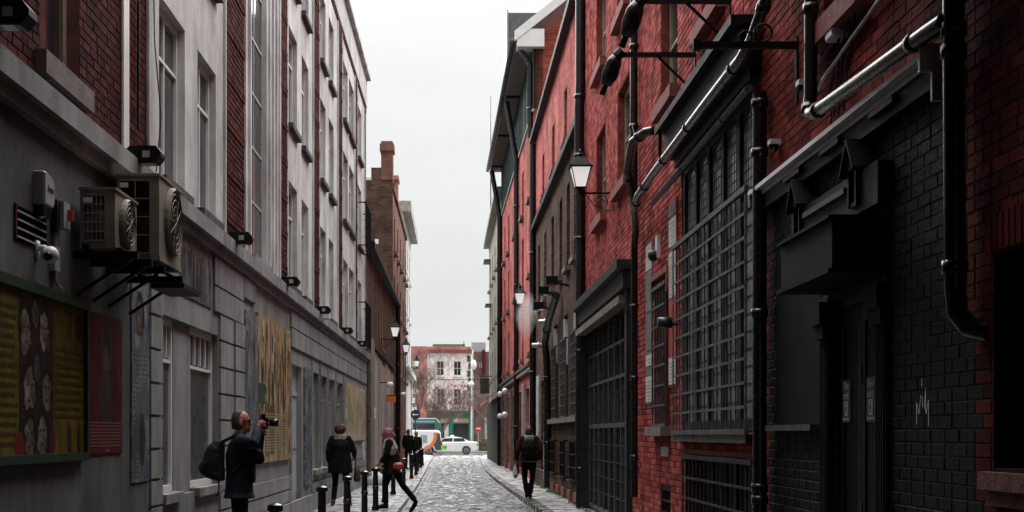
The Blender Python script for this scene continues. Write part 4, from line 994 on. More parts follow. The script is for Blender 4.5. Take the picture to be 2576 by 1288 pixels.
# gate
ga, gb_ = W_gate[0], W_gate[1]
o = plain(RF, B3, 'gate_surround', 'dark_wood', (ga - .15, ga + .08, -.1, .1, 0, 3.7), (gb_ - .08, gb_ + .15, -.1, .1, 0, 3.7), (ga - .2, gb_ + .2, 0, .16, 3.72, 4.0), (ga - .25, gb_ + .25, 0, .26, 4.0, 4.14))
plain(RF, o, 'lintel', 'stone_brown', (ga, gb_ + .1, .02, .2, 3.5, 3.62))
plain(RF, B3, 'gate_back', 'timber_dark', (ga, gb_, -.5, -.45, 0, 3.66))
gm = 'iron_grey'
gt = plain(RF, B3, 'gate', gm, (ga + .08, gb_ - .08, -.12, -.06, 1.62, 1.7), (ga + .08, gb_ - .08, -.12, -.06, 0.05, .12), (ga + .08, gb_ - .08, -.12, -.06, 2.45, 2.5), (ga + .08, gb_ - .08, -.12, -.06, 3.02, 3.07))
for i in range(9):
    u_ = ga + .12 + (gb_ - ga - .24) * i / 8; plain(RF, gt, 'stile', gm, (u_ - .03, u_ + .03, -.125, -.055, .05, 3.5))
for i in range(30):
    u_ = ga + .12 + (gb_ - ga - .24) * (i + .5) / 30; plain(RF, gt, 'bar', 'dark_wood', (u_ - .012, u_ + .012, -.1, -.08, .1, 1.65))
for i in range(4): plain(RF, gt, 'cross_bar', 'dark_wood', (ga + .1, gb_ - .1, -.08, -.07, .4 + .3 * i, .42 + .3 * i))
for (u0_, u1_) in ((ga + .2, (ga + gb_) / 2 - .1), ((ga + gb_) / 2 + .1, gb_ - .2)): plain(RF, gt, 'gate_panel', 'dark_wood', (u0_, u1_, -.3, -.26, .05, 3.5))
# posters in frames
def sheets(px0, px1, rows, label, nm, d_=.02):
    u0, u1 = ru(px1), ru(px0); f = RF.at((u0 + u1) / 2, 0, rows[-1][1]); t = f.root(nm, label, 'poster')
    b = plain(f, t, 'backing_board', 'poster_grey' if nm != 'sheet_column' else 'brick_red', (u0 - .03, u1 + .03, 0, d_ - .006, rows[-1][1] - .03, rows[0][0] + .03))
    for (zt, zb, m_) in rows:
        plain(f, t, 'sheet', m_, (u0, u1, d_ - .006, d_, zb, zt)); sh = []
        for (pp, cc) in lines(u0 + .04, u1 - .04, zb + .03, zt - .03, max(2, int((zt - zb) / .05)), (.28, .28, .28), .4, .3): sh.append((pp, cc))
        decal(f, t, sh, d_ + .0006)
sheets(1628, 1642, [(4.13, 3.78, 'poster_white'), (3.72, 3.2, 'poster_grey'), (3.14, 2.66, 'poster_grey'), (2.6, 2.45, 'poster_white'), (2.3, 1.95, 'poster_white')], 'column of framed paper notices left of the slim barred window', 'notice_column')
sheets(1688, 1706, [(4.36, 4.2, 'poster_grey'), (4.17, 3.83, 'poster_white'), (3.76, 3.2, 'poster_white'), (2.45, 2.12, 'poster_white')], 'column of white paper sheets between slim window and tall barred window', 'sheet_column', .03)
u_ = ru(1660); f = RF.at(u_, 0, 3.85); t = f.root('bulkhead_light', 'white and black wall light above the slim barred window', 'wall light')
plain(f, t, 'base', 'plastic_white', (u_ - .09, u_ + .09, 0, .05, 3.82, 4.12)); b = MB(); b.ell(f.p(u_, .09, 3.86), .07, .07, .08, 12, 8); b.build('lamp', 'dark_metal', t, True)
u_ = ru(1672, .2); f = RF.at(u_, 0, 2.8); t = f.root('round_sign_lamp', 'dark round lamp jutting out over the slim barred window', 'wall light')
b = MB(); b.tube([f.p(u_, 0, 2.82), f.p(u_, .2, 2.82)], .02, 8); b.build('arm', 'dark_metal', t); b = MB(); b.tube([f.p(u_, .12, 2.84), f.p(u_, .28, 2.84)], [.07, .06], 16); b.build('lamp', 'dark_metal', t, True)
u_ = ru(1674); f = RF.at(u_, 0, 1.3); t = f.root('name_plate', 'small worn white plate on the red bricks under the slim window', 'sign'); plain(f, t, 'plate', 'poster_white', (u_ - .34, u_ + .28, 0, .02, 1.22, 1.34))

# ---- arms with floodlights and the sign bracket
def arm(u_, z_, d_, label, light=True, brace=True):
    f = RF.at(u_, 0, z_); t = f.root('bracket_floodlight' if light else 'sign_bracket', label, 'floodlight' if light else 'bracket')
    plain(f, t, 'beam', 'black_paint', (u_ - .025, u_ + .025, 0, d_, z_ - .025, z_ + .025)); plain(f, t, 'wall_plate', 'black_paint', (u_ - .03, u_ + .03, 0, .02, z_ - .46, z_ + .06))
    if brace: b = MB(); b.tube([f.p(u_, .02, z_ - .42), f.p(u_, d_ * .5, z_ - .02)], .016, 6); b.build('brace', 'black_paint', t)
    if light:
        b = MB(); b.tube([f.p(u_, d_ - .02, z_ + .04), f.p(u_, d_ + .04, z_ - .02)], [.06, .06], 8); b.build('knuckle', 'black_paint', t)
        b = MB(); b.tube([f.p(u_, d_ + .03, z_ - .0), f.p(u_ + .05, d_ + .06, z_ - .08), f.p(u_ + .12, d_ + .1, z_ - .2), f.p(u_ + .16, d_ + .14, z_ - .3)], [.05, .09, .095, .06], 12); b.build('lamp_housing', 'black_gloss', t, True)
        b = MB(); b.tube([f.p(u_ + .15, d_ + .13, z_ - .28), f.p(u_ + .2, d_ + .18, z_ - .4)], [.03, .035], 8); b.build('lamp_hood', 'black_paint', t, True)
    else:
        for (dd, zz, r_) in ((.28, .1, .07), (.42, .07, .045)):
            b = MB(); b.tube([f.p(u_, dd + r_ * math.cos(2 * math.pi * j / 14), z_ + zz + r_ * math.sin(2 * math.pi * j / 14)) for j in range(15)], .01, 6); b.build('scroll', 'black_paint', t)
        plain(f, t, 'end_block', 'black_paint', (u_ - .04, u_ + .04, d_ - .02, d_ + .04, z_ - .04, z_ + .04))
arm(16.1, 5.77, .86, 'black wall arm with floodlight, in front of the red wall between windows')
arm(14.1, 5.77, .88, 'black wall arm with floodlight at the top edge of the picture')
arm(11.4, 4.6, .8, 'black iron sign bracket with small scrolls at the dark building edge', False, False)
f = RF.at(18, 0, 5.2); t = f.root('slack_cable', 'thin slack cable looping across the red wall below the floodlight arm', 'cable')
b = MB(); b.tube([f.p(u_, .12, z_) for (u_, z_) in ((20.8, 6.0), (20.3, 5.62), (19.4, 5.5), (18.4, 5.52), (17.2, 5.6))], .006, 5); b.build('strand', 'iron_grey', t)
# ---------------------------------------------------------------- RIGHT: brown and red building beyond the corner downpipe
B4 = RF.root('two_tone_building', 'building with brown brick lower storeys and a paler red top storey', 'building')
V0, V1 = 29.46, 46.4
top_ops = [(ru(p) - .45, ru(p) + .45, 8.5, 9.75) for p in (1462, 1423, 1392, 1367)]
mid_ops = [(c - .45, c + .45, 5.4, 7.35) for c in (31.4, 33.4, 35.6, 38.4, 41.4, 44.2)]
gr_ops = [(c - .62, c + .62, 1.95, 4.35, .25) for c in (31.3, 34.1, 37.3)] + [(41.0, 43.2, .1, 3.1, .3)]
mb = MB(); facade(mb, RF, V0, V1, -.02, 8.05, mid_ops + gr_ops, core=False, m=0); facade(mb, RF, V0, V1, 8.05, 10.95, top_ops, core=False, m=1); RF.bx(mb, V0, V1, -.6, -8, -.02, 10.9, 0)
for uu in (V0, V1): RF.q(mb, [(uu, 0, 0), (uu, -.7, 0), (uu, -.7, 10.95), (uu, 0, 10.95)], 0)
RF.q(mb, [(V0, 0, 10.95), (V1, 0, 10.95), (V1, -.7, 10.95), (V0, -.7, 10.95)]); mb.build('wall', ['bricks_brown', 'bricks_pink'], B4)
plain(RF, B4, 'gutter', 'black_paint', (V0, V1, 0, .16, 8.0, 8.16)); plain(RF, B4, 'eaves_gutter', 'black_paint', (V0, V1, 0, .18, 10.9, 11.05)); plain(RF, B4, 'plinth', 'bricks_brown', (V0, V1, 0, .06, 0, .45))
for o in top_ops: window(RF, B4, *o[:4], rev=.16, rows=(1, 1), fm='timber_dark', gm='glass', sill=(.1, .06, .1), sm='stone_red', fw=.05)
for o in mid_ops: window(RF, B4, *o[:4], rev=.16, rows=(1, 1), fm='timber_dark', gm='glass', sill=(.12, .08, .12), sm='stone_brown', fw=.05)
for i, o in enumerate(gr_ops[:3]):
    w_ = window(RF, B4, *o[:4], rev=.22, rows=(1, 1), fm='white_paint', gm='glass_tint', sill=None, fw=.05)
    plain(RF, w_, 'jamb_lining', 'white_paint', (o[1] - .02, o[1] - .001, -.2, .01, 3.0 + .2 * i, 4.3))
    grille(B4, RF, o[0] - .15, o[1] + .15, 1.92, 3.75, .06, 8, 7, .012, 'iron_grey', 'window_grille')
    grille(B4, RF, o[0] - .1, o[1] + .1, .5, 1.35, .09, 9, 3, .012, 'black_panel', 'cellar_grille')
plain(RF, B4, 'sill_band', 'stone_brown', (30.3, 39.0, 0, .12, 1.78, 1.9))
for i in range(5): plain(RF, B4, 'plinth_block', 'stone_red', (30.2 + i * 1.7, 30.9 + i * 1.7, .06, .1, .05, .25))
plain(RF, B4, 'doorway', 'lens_black', (41.0, 43.2, -.3, -.28, .1, 3.1)); plain(RF, B4, 'pale_pilaster', 'stone', (39.6, 40.7, 0, .08, 1.1, 3.4)); plain(RF, B4, 'pale_panel', 'stone', (43.4, 44.6, 0, .07, .9, 3.3))
f = RF.at(40.2, .1, .2); t = f.root('display_poster', 'bright white poster with red corner on the brown building', 'poster'); plain(f, t, 'sheet', 'poster_white', (39.7, 40.6, .085, .1, -.1 + .35, 1.55)); plain(f, t, 'red_corner', 'sign_red', (40.3, 40.58, .1, .106, 1.3, 1.5), (39.75, 39.95, .1, .106, .6, .8))
pipe(RF, 'downpipe', 'black downpipe on the brown building beside the steam', [(39.0, .1, 0.05), (39.0, .1, 2.5), (39.0, .12, 3.6), (38.6, .2, 4.0), (36.5, .22, 4.5), (35, .16, 4.9)], .1, 'black_gloss', [(0, .5), (1, .5), (3, .5)])
pipe(RF, 'downpipe', 'black downpipe at the corner of the brown and the green topped building', [(45.9, .1, 0), (45.9, .1, 5), (45.9, .1, 10.8)], .1, 'black_gloss', [(0, .3), (0, .7), (1, .4)])
pipe(RF, 'flue_pipe', 'upper white flue pipe venting steam from the brown wall', [(39.4, 0, 4.62), (39.4, .2, 4.6), (39.45, .3, 4.6)], .07, 'galv', [(0, .6)], 'steaming flues on the brown wall', 'flue')
pipe(RF, 'flue_pipe', 'lower white flue pipe below the steam on the brown wall', [(42.5, 0, 4.15), (42.5, .2, 4.15), (42.55, .3, 4.15)], .07, 'galv', [(0, .6)], 'steaming flues on the brown wall', 'flue')
for i, (u_, z_) in enumerate(((33.2, 4.95), (36, 5.0), (38, 4.8))):
    f = RF.at(u_, 0, z_); t = f.root('wall_floodlight', ['nearest', 'middle', 'farthest'][i] + ' of three black floodlights above the brown wall windows', 'floodlight', 'floodlights on the brown wall')
    b = MB(); b.tube([f.p(u_, 0, z_), f.p(u_, .35, z_ + .1)], .03, 6); b.build('arm', 'black_paint', t); plain(f, t, 'housing', 'black_paint', (u_ - .25, u_ + .2, .28, .55, z_ + .02, z_ + .2)); plain(f, t, 'lens', 'glass', (u_ - .22, u_ + .17, .3, .53, z_ + .005, z_ + .02))

# ---------------------------------------------------------------- RIGHT: red building with overhanging roof and green cladding
G6 = Frame(3.18, -.0147, -1)
B5 = G6.root('gabled_red_building', 'tall red brick building with overhanging eaves, green cladding and white gable trim', 'building')
A0, A1 = 46.55, 69.0
rows6 = [(9.45, 11.1), (6.9, 8.65), (4.25, 5.95)]
ops6 = [(c - .45, c + .45, a, b) for c in (48.3, 52.4, 57.4, 62.6, 66.2) for (a, b) in rows6]
ops6g = [(47.3 + 4.3 * i, 50.6 + 4.3 * i, .25, 3.1) for i in range(5)]
mb = MB(); facade(mb, G6, A0, A1, 0, 12.1, ops6 + ops6g, rev=.2, core=False)
G6.bx(mb, A0 + .3, A1, -.6, -9, 0, 14.2); mb.build('wall', 'bricks_pink', B5)
gb = MB(); gx = lambda X: G6.a + G6.b * A0 - X
G6.q(gb, [(A0, 0, 0), (A0, -9, 0), (A0, -9, 14.9), (A0, -4.3, 17.9), (A0, 0, 14.35)]); gb.build('gable_wall', 'bricks_rust', B5)
for o in ops6: window(G6, B5, *o, rev=.18, rows=(1, 1), fm='timber_dark', gm='glass', sill=(.14, .1, .14), sm='stone_brown', fw=.05)
for i, o in enumerate(ops6g):
    w_ = window(G6, B5, *o, rev=.2, cols=2, rows=(1.4, 1), fm='dark_wood', gm='glass_tint', fw=.12)
    for s_ in (o[0] - .16, o[1] + .16): plain(G6, B5, 'shopfront_column', 'stone' if i < 2 else 'stone_brown', (s_ - .13, s_ + .13, 0, .1, 0, 3.3))
    plain(G6, w_, 'sign_band', 'poster_white', (o[0] + .3, o[1] - .4, -.17, -.16, 1.75, 1.95)); plain(G6, w_, 'lower_band', 'poster_white', (o[0] + .3, o[1] - 1.2, -.17, -.16, .85, 1.0))
plain(G6, B5, 'string_course', 'stone', (A0, A1, 0, .14, 3.62, 3.74)); plain(G6, B5, 'string_course', 'timber_dark', (A0, A1, 0, .2, 3.76, 3.86))
plain(G6, B5, 'cladding', 'clad_green', (A0, A1, -.3, .03, 12.1, 14.2)); plain(G6, B5, 'cladding_rail', 'stone', (A0, A1, 0, .06, 12.02, 12.1))
for i in range(28): plain(G6, B5, 'cladding_rib', 'clad_green', (A0 + .4 + i * .8, A0 + .44 + i * .8, .03, .06, 12.1, 14.2))
plain(G6, B5, 'soffit', 'stone_brown', (A0, A1 + .3, 0, .56, 14.2, 14.24)); 
for i in range(4): plain(G6, B5, 'eaves_bracket', 'black_paint', (A0 + .1 + i * 7, A0 + .2 + i * 7, 0, .55, 14.12, 14.2))
rb = MB(); e = [(.62, 14.3), (-4.3, 18.25), (-4.3, 18.45), (.62, 14.5)]
k = len(rb.v)
for u_ in (A0 - .25, A1 + .3):
    for (d_, z_) in e: rb.v.append(G6.p(u_, d_, z_))
rb.face([k, k + 1, k + 2, k + 3]); rb.face([k + 4, k + 5, k + 6, k + 7])
for j in range(4): rb.face([k + j, k + 4 + j, k + 4 + (j + 1) % 4, k + (j + 1) % 4])
ro = rb.build('roof', 'roof_slate', B5)
bb = MB()
k = 0
for (u_) in (A0 - .3, A0 - .25):
    for (d_, z_) in [(.64, 14.22), (-4.3, 18.15), (-4.3, 18.5), (.64, 14.55)]: bb.v.append(G6.p(u_, d_, z_))
bb.face([0, 1, 2, 3]); bb.face([4, 5, 6, 7])
for j in range(4): bb.face([j, 4 + j, 4 + (j + 1) % 4, (j + 1) % 4])
bb.build('barge_board', 'white_paint', ro)
plain(G6, ro, 'boxed_eave', 'white_paint', (A0 - .28, A0 + .4, -.32, .56, 14.05, 14.62))
gt_ = MB(); gt_.tube([G6.p(A0 - .1, .68, 14.28), G6.p(A1 + .3, .68, 14.28)], .09, 8); gt_.build('gutter', 'iron_grey', ro, True)
plain(G6, ro, 'dormer', 'roof_slate', (56, 58.5, .36, -2, 14.5, 18.0)); plain(G6, ro, 'dormer_trim', 'galv', (55.95, 58.6, .36, .42, 14.5, 18.1))
pipe(G6, 'downpipe', 'black downpipe down the middle of the green topped red building', [(54.6, .12, 0), (54.6, .12, 6), (54.6, .12, 12), (54.6, .5, 14.2)], .1, 'black_gloss', [(0, .3), (1, .2), (1, .7)])
pipe(G6, 'downpipe', 'black downpipe between the red building and the cream one', [(68.9, .12, 0), (68.9, .12, 12), (68.9, .5, 14.2)], .12, 'black_gloss', [(0, .3)])
pipe(G6, 'downpipe', 'upper black downpipe from the gable corner of the red building', [(46.8, .1, 11.2), (46.8, .1, 13.6), (46.8, .5, 14.2)], .09, 'black_gloss', [(0, .4)])
for i, u_ in enumerate((60.5, 65.0)):
    for k_, z_ in enumerate((3.35, 2.35)):
        f = G6.at(u_, 0, z_); t = f.root('globe_lamp', ['upper', 'lower'][k_] + ' ' + ['nearer', 'farther'][i] + ' white globe lamp on the red shopfront', 'wall light', 'globe lamps on the shopfront')
        b = MB(); b.tube([f.p(u_, 0, z_ + .1), f.p(u_, .25, z_ + .1)], .02, 6); b.build('arm', 'dark_metal', t); b = MB(); b.ell(f.p(u_, .27, z_ - .02), .13, .13, .14, 12, 8); b.build('globe', 'plastic_white', t, True)

# ---------------------------------------------------------------- RIGHT: cream building at the end
G7 = Frame(2.72, -.008, -1)
B6 = G7.root('cream_building', 'narrow weathered cream building at the right end of the lane', 'building')
C0, C1 = 69.2, 90
ops7 = [(c - .5, c + .5, a, a + 1.7) for c in (71.5, 75, 79, 83, 87) for a in (4.6, 7.4, 10.2)]
mb = MB(); facade(mb, G7, C0, C1, 0, 13.2, ops7, rev=.2); mb.build('wall', 'cream_render', B6)
for o in ops7: window(G7, B6, *o, rev=.18, rows=(1, 1), fm='timber_dark', gm='glass', sill=(.12, .1, .18), sm='stone', fw=.05)
plain(G7, B6, 'cornice', 'stone', (C0, C1 + .3, -.4, .35, 13.2, 13.5)); plain(G7, B6, 'balcony', 'iron_grey', (86.5, 88.5, 0, .4, 12.0, 12.1)); plain(G7, B6, 'ledge', 'iron_grey', (85, 87, 0, .35, 9.2, 9.28)); plain(G7, B6, 'shopfront', 'black_paint', (C0, C1, 0, .12, 0, 3.4))
aw = MB(); G7.q(aw, [(71, .12, 3.7), (83, .12, 3.7), (83, .7, 3.3), (71, .7, 3.3)]); G7.q(aw, [(71, .7, 3.3), (83, .7, 3.3), (83, .7, 3.1), (71, .7, 3.1)]); aw.build('awning_canopy', 'salmon_plain', B6)
f = G7.at(88, -.3, 13.5); t = f.root('mast', 'thin mast rising above the cream building', 'mast'); b = MB(); b.tube([f.p(88, -.05, 13.4), f.p(88, -.05, 22.3)], [.05, .015], 6); b.build('pole', 'iron_grey', t)
f = G7.at(84, 0, 4.2); t = f.root('hanging_sign', 'dark hanging sign jutting from the cream building', 'sign'); plain(f, t, 'bracket', 'black_paint', (83.97, 84.03, 0, .75, 4.9, 4.95)); plain(f, t, 'board', 'timber_dark', (83.96, 84.04, .15, .7, 3.9, 4.8))

# ---------------------------------------------------------------- LEFT: low brown building, taller gable, white corner
G2 = Frame(-2.78, 0, 1)
B7 = G2.root('low_brown_building', 'low brown brick building with a black gutter and pale hoarding', 'building')
D0, D1 = lu(921) + .05, 64.5
gu = G2.u
ops2 = [(gu(957), gu(959.6), 4.65, 6.1), (gu(961.5), gu(964.5), 4.65, 6.1)]
mb = MB(); facade(mb, G2, D0, D1, 0, 7.25, ops2, rev=.12); mb.build('wall', 'bricks_brown', B7)
for o in ops2: window(G2, B7, *o, rev=.05, fm='cream_paint', gm='glass_net', fw=.12, sill=(.1, .05, .08), sm='stone_brown')
plain(G2, B7, 'gutter', 'black_paint', (D0, D1 + .1, 0, .26, 7.2, 7.42)); plain(G2, B7, 'roof_edge', 'roof_slate', (D0, D1, -.1, -6, 7.25, 7.6)); plain(G2, B7, 'fascia', 'black_paint', (D0 + 1.2, D1 - 3, 0, .12, 4.3, 4.46)); plain(G2, B7, 'pier', 'stone_brown', (D0 + .2, D0 + 2.1, 0, .14, 0, 4.5))
for i in range(6):
    a = gu(938) + i * 2.35; plain(G2, B7, 'hoarding_panel', 'stone' if i % 2 == 0 else 'cream_render', (a, a + 2.3, 0, .05 + .012 * (i % 2), 1.35 if i > 1 else .3, 4.25 - .1 * (i % 3)))
f = G2.at(gu(931), .14, 1.9); t = f.root('white_board', 'small blank white board on the brown pier', 'sign'); plain(f, t, 'board', 'poster_white', (gu(929), gu(934), .14, .16, 2.0, 2.36))
f = G2.at(gu(958), 0, 3); t = f.root('orange_sign', 'small orange lit sign on the pale hoarding', 'sign'); plain(f, t, 'board', 'orange_print', (54.9, 55.1, .06, .42, 2.75, 2.98)); plain(f, t, 'bracket', 'black_paint', (54.98, 55.02, .06, .5, 2.98, 3.02))
for i, u_ in enumerate((50.2, 62.6)):
    f = G2.at(u_, 0, 3); t = f.root('bracket_lamp', ['nearer', 'farther'][i] + ' small white lamp on the pale hoarding', 'wall light', 'lamps on the hoarding'); plain(f, t, 'arm', 'dark_metal', (u_ - .02, u_ + .02, .05, .4, 3.3, 3.34)); b = MB(); b.ell(f.p(u_, .42, 3.24), .14, .14, .12, 10, 6); b.build('globe', 'plastic_white', t, True)
pipe(G2, 'downpipe', 'tall black downpipe under the left lantern on the brown building', [(63.9, .14, 0), (63.9, .14, 3.5), (63.9, .14, 7.2)], .11, 'black_gloss', [(0, .5), (1, .3)], 'downpipes on the left hand walls')
pipe(LF, 'corner_pipe', 'dark downpipe at the far end of the long rendered building', [(lu(920) + .05, .06, 3.9), (lu(920) + .05, .06, 0)], .05, 'timber_dark', [(0, .5)], 'downpipes on the left hand walls')

G3 = Frame(-2.93, 0, 1)
B8 = G3.root('tall_brown_building', 'taller brown brick building with chimneys behind the low brown one', 'building')
E0, E1 = 64.6, 82
ops3 = [(c - .5, c + .5, a, a + 1.6) for c in (67, 70.4, 74, 78, 81) for a in (4.4, 7.3, 10.0)]
mb = MB(); facade(mb, G3, E0, E1, 0, 12.6, ops3, rev=.16, core=False); mb.build('wall', 'bricks_tan', B8)
mb = MB(); G3.bx(mb, E0, E0 + .4, 0, -.95, 0, 13.55); G3.bx(mb, E0 + .05, E0 + .4, -.95, -7, 0, 13.0); G3.bx(mb, E0 + .4, E1, -.5, -7, 0, 12.6); mb.build('gable_wall', 'bricks_brown_x', B8)
for o in ops3: window(G3, B8, *o, rev=.14, rows=(1, 1), fm='timber_dark', gm='glass', sill=(.14, .1, .16), sm='stone_brown', fw=.05)
plain(G3, B8, 'chimney', 'bricks_tan', (E0 - .05, E0 + .9, -.5, .02, 13.0, 14.3), (E0 - .12, E0 + .97, -.56, .08, 14.3, 14.62), (E0 - .05, E0 + .9, -.5, .02, 14.62, 14.74)); plain(G3, B8, 'chimney', 'bricks_far_red', (68, 69.2, -.4, .1, 12.6, 13.6), (67.9, 69.3, -.45, .15, 13.6, 13.8)); plain(G3, B8, 'roof_patch', 'white_paint', (E0 + .1, E0 + .6, -1.0, -1.6, 13.0, 13.12)); plain(G3, B8, 'parapet', 'bricks_tan', (E0 + .4, E1, -.4, .08, 12.6, 12.9))
wp = MB(); G3.bx(wp, E0 - .03, E0 - .002, -.78, -.62, 10.1, 10.32); wp.build('pale_patch', 'pink_render', B8)
G4 = Frame(-3.1, 0, 1)
B9 = G4.root('white_corner_building', 'white stucco corner building with a bold cornice at the left end', 'building')
ops4 = [(c - .5, c + .5, a, a + 1.8) for c in (85, 89, 93) for a in (5.8, 8.7, 11.2)]
mb = MB(); facade(mb, G4, 82.1, 96, 0, 14.6, ops4, rev=.2); mb.build('wall', 'render_white', B9)
for o in ops4: window(G4, B9, *o, rev=.18, rows=(1, 1), fm='white_paint', gm='glass', fw=.06, sill=(.12, .1, .16), sm='white_paint')
plain(G4, B9, 'cornice', 'stone', (82, 96.3, -.4, .45, 14.3, 14.9)); plain(G4, B9, 'string_course', 'render_white', (82, 96.2, 0, .35, 5.1, 5.4)); 
for z_ in range(12): plain(G4, B9, 'quoin', 'render_white', (95.3, 96.08, 0, .1, .2 + z_ * .42, .55 + z_ * .42))

# ---------------------------------------------------------------- lanterns on wall brackets
def lantern(fr, u_, z_, d_, label):
    f = fr.at(u_, 0, z_); t = f.root('wall_lantern', label, 'lantern', 'old style lanterns along the lane')
    plain(f, t, 'arm', 'black_paint', (u_ - .015, u_ + .015, 0, d_ + .02, z_ - .015, z_ + .015)); plain(f, t, 'wall_plate', 'black_paint', (u_ - .03, u_ + .03, 0, .02, z_ - .3, z_ + .05))
    b = MB(); pts = []
    for j in range(22): a = j * .5; r_ = .13 * (1 - j / 26); pts.append(f.p(u_, .2 + r_ * math.cos(a), z_ - .15 + r_ * math.sin(a)))
    b.tube(pts, .008, 5); b.tube([f.p(u_, .02, z_ - .28), f.p(u_, .1, z_ - .3), f.p(u_, .34, z_ - .2), f.p(u_, d_ - .1, z_ - .02)], .009, 5); b.build('scroll', 'black_paint', t)
    c = f.p(u_, d_, z_)
    def ring(w_, zz): return [(c[0] + sx * w_, c[1] + sy * w_, c[2] + zz) for (sx, sy) in ((-1, -1), (1, -1), (1, 1), (-1, 1))]
    def frus(b, w0, z0, w1, z1):
        k = len(b.v); b.v += ring(w0, z0) + ring(w1, z1)
        for j in range(4): b.face([k + j, k + (j + 1) % 4, k + 4 + (j + 1) % 4, k + 4 + j])
        b.face([k + 3, k + 2, k + 1, k]); b.face([k + 4, k + 5, k + 6, k + 7])
    b = MB(); frus(b, .085, .1, .16, .42); b.build('glass_body', 'glass_lit', t)
    b = MB(); frus(b, .19, .42, .2, .445); frus(b, .18, .445, .1, .56); frus(b, .1, .56, .05, .62); b.lathe([(.05, c[2] + .62), (.07, c[2] + .65), (.03, c[2] + .68), (.035, c[2] + .71), (.005, c[2] + .76)], c[0], c[1], 8); b.build('cap', 'black_paint', t)
    b = MB()
    for (sx, sy) in ((-1, -1), (1, -1), (1, 1), (-1, 1)): b.tube([(c[0] + sx * .086, c[1] + sy * .086, c[2] + .1), (c[0] + sx * .162, c[1] + sy * .162, c[2] + .425)], .009, 5)
    frus(b, .09, .075, .095, .1); b.lathe([(.02, c[2] - .04), (.05, c[2] + .0), (.03, c[2] + .03), (.06, c[2] + .075)], c[0], c[1], 8); b.build('lantern_frame', 'black_paint', t)
lantern(RF, 24.2, 5.58, .56, 'nearest black lantern on a scrolled bracket on the red brick wall')
lantern(RF, 46.2, 5.62, .5, 'black lantern with white glass at the corner of the tall red building')
lantern(G2, 52.6, 5.0, .5, 'black lantern on the low brown building at left')
lantern(G3, 66.9, 5.25, .55, 'black lantern on the tall brown building, middle of the left three')
lantern(G4, 85.2, 5.45, .7, 'smallest and farthest black lantern by the white corner building')
# ---------------------------------------------------------------- bollards
bol = [(10.2 * 1.333, -1.73, 'nearest bollard at the bottom edge, left of the photographer\'s wall line'), (18.2, -1.72, 'second bollard, directly left of the woman in the long dark coat'), (22.6, -1.74, 'third bollard, in front of the dark coated woman\'s legs'), (25.8, -1.67, 'fourth bollard, just right of the dark coated woman'), (28.4, -1.62, 'fifth bollard, left of the woman in the headscarf'), (31.6, -1.6, 'sixth bollard, touching the headscarf woman\'s back in view'), (35.8, -1.6, 'bollard seen between the legs of the headscarf woman'), (39.6, -1.48, 'bollard right behind the red handbag'), (48.6, -1.55, 'first bollard of the far cluster past the headscarf woman'), (53.3, -1.53, 'second bollard of the far cluster'), (58.5, -1.62, 'third bollard of the far cluster'), (65, -1.66, 'next to last bollard of the far row'), (69, -1.67, 'last bollard of the far row')]
b0 = None
for i, (y, x, lab) in enumerate(bol):
    if b0 is None:
        b0 = thing('bollard', lab, 'bollard', (x, y, 0), 0, 'black bollards along the left pavement')
        b = MB(); b.lathe([(.075, 0), (.075, .06), (.058, .09), (.055, .4), (.055, .42), (.063, .43), (.063, .47), (.053, .48), (.05, .76)], n=14); sharp(b.build('shaft', 'black_gloss', b0, True))
        b = MB(); b.lathe([(.052, .76), (.075, .775), (.078, .81), (.07, .83), (.03, .845), (.005, .85)], n=14); sharp(b.build('cap', 'black_gloss', b0, True)); o = b0
    else: o = copy_tree(b0); o.location = (x, y, 0)
    o['label'] = lab

# ---------------------------------------------------------------- far side of the cross street
FY = 140
def fx(px, y=FY): return (px - CX) * y / F
def fz(py, y=FY): return EYE + (CY - py) * y / F
class Front:
    """wall facing the camera: local frame x along the picture, d towards the camera"""
    def __init__(s, y): s.y = y
    def p(s, u, d, z): return (u, s.y - d, z)
    def bx(s, mb, u0, u1, d0, d1, z0, z1, m=0): return mb.box(u0, u1, s.y - d0, s.y - d1, z0, z1, m)
    def q(s, mb, pts, m=0, c=None): mb.poly([s.p(*p) for p in pts], m, 0., c)
def front_building(name, label, y, px0, px1, ztop, m, ops, depth=8):
    fr = Front(0); t = thing(name, label, 'building', (0, y, 0)); mb = MB()
    facade(mb, fr, fx(px0, y), fx(px1, y), 0, ztop, ops, rev=.15, thick=.4, deep=depth); mb.build('wall', m, t); return fr, t
x0, x1 = fx(1075), fx(1184)
wn = [(fx(a), fx(b), fz(d_), fz(c)) for (a, b, c, d_) in ((1098, 1117, 908, 945), (1141, 1160, 908, 945), (1099, 1119, 978, 1020), (1141, 1160, 978, 1020))]
fr, t = front_building('pink_building', 'pale pink painted building with sash windows and a green shopfront', FY, 1075, 1184, fz(872), 'pink_render', wn + [(fx(1178) - .5, fx(1178) - .1, fz(1003), fz(982))])
for o in wn: window(fr, t, *o, rev=.12, cols=2, rows=(1, 1), fm='white_paint', gm='glass', sill=(.12, .1, .14), sm='white_paint', fw=.06)
plain(fr, t, 'cornice', 'stone_red', (x0, x1 + .1, 0, .25, fz(888), fz(880))); plain(fr, t, 'parapet_band', 'bricks_far_red', (x0, x1, 0, .04, fz(880) + .01, fz(872)))
for i in range(20): plain(fr, t, 'dentil', 'pink_render', (x0 + .05 + i * .213, x0 + .16 + i * .213, 0, .14, fz(893), fz(888.2)))
for i in range(9): plain(fr, t, 'quoin', 'iron_grey', (x1 - (.34 if i % 2 else .22), x1 + .01, 0, .05, fz(1040) + .72 * i, fz(1040) + .72 * i + .6))
plain(fr, t, 'sign_band', 'white_paint', (fx(1110), fx(1175), 0, .03, fz(962), fz(951)))
sb = MB(); random.seed(11)
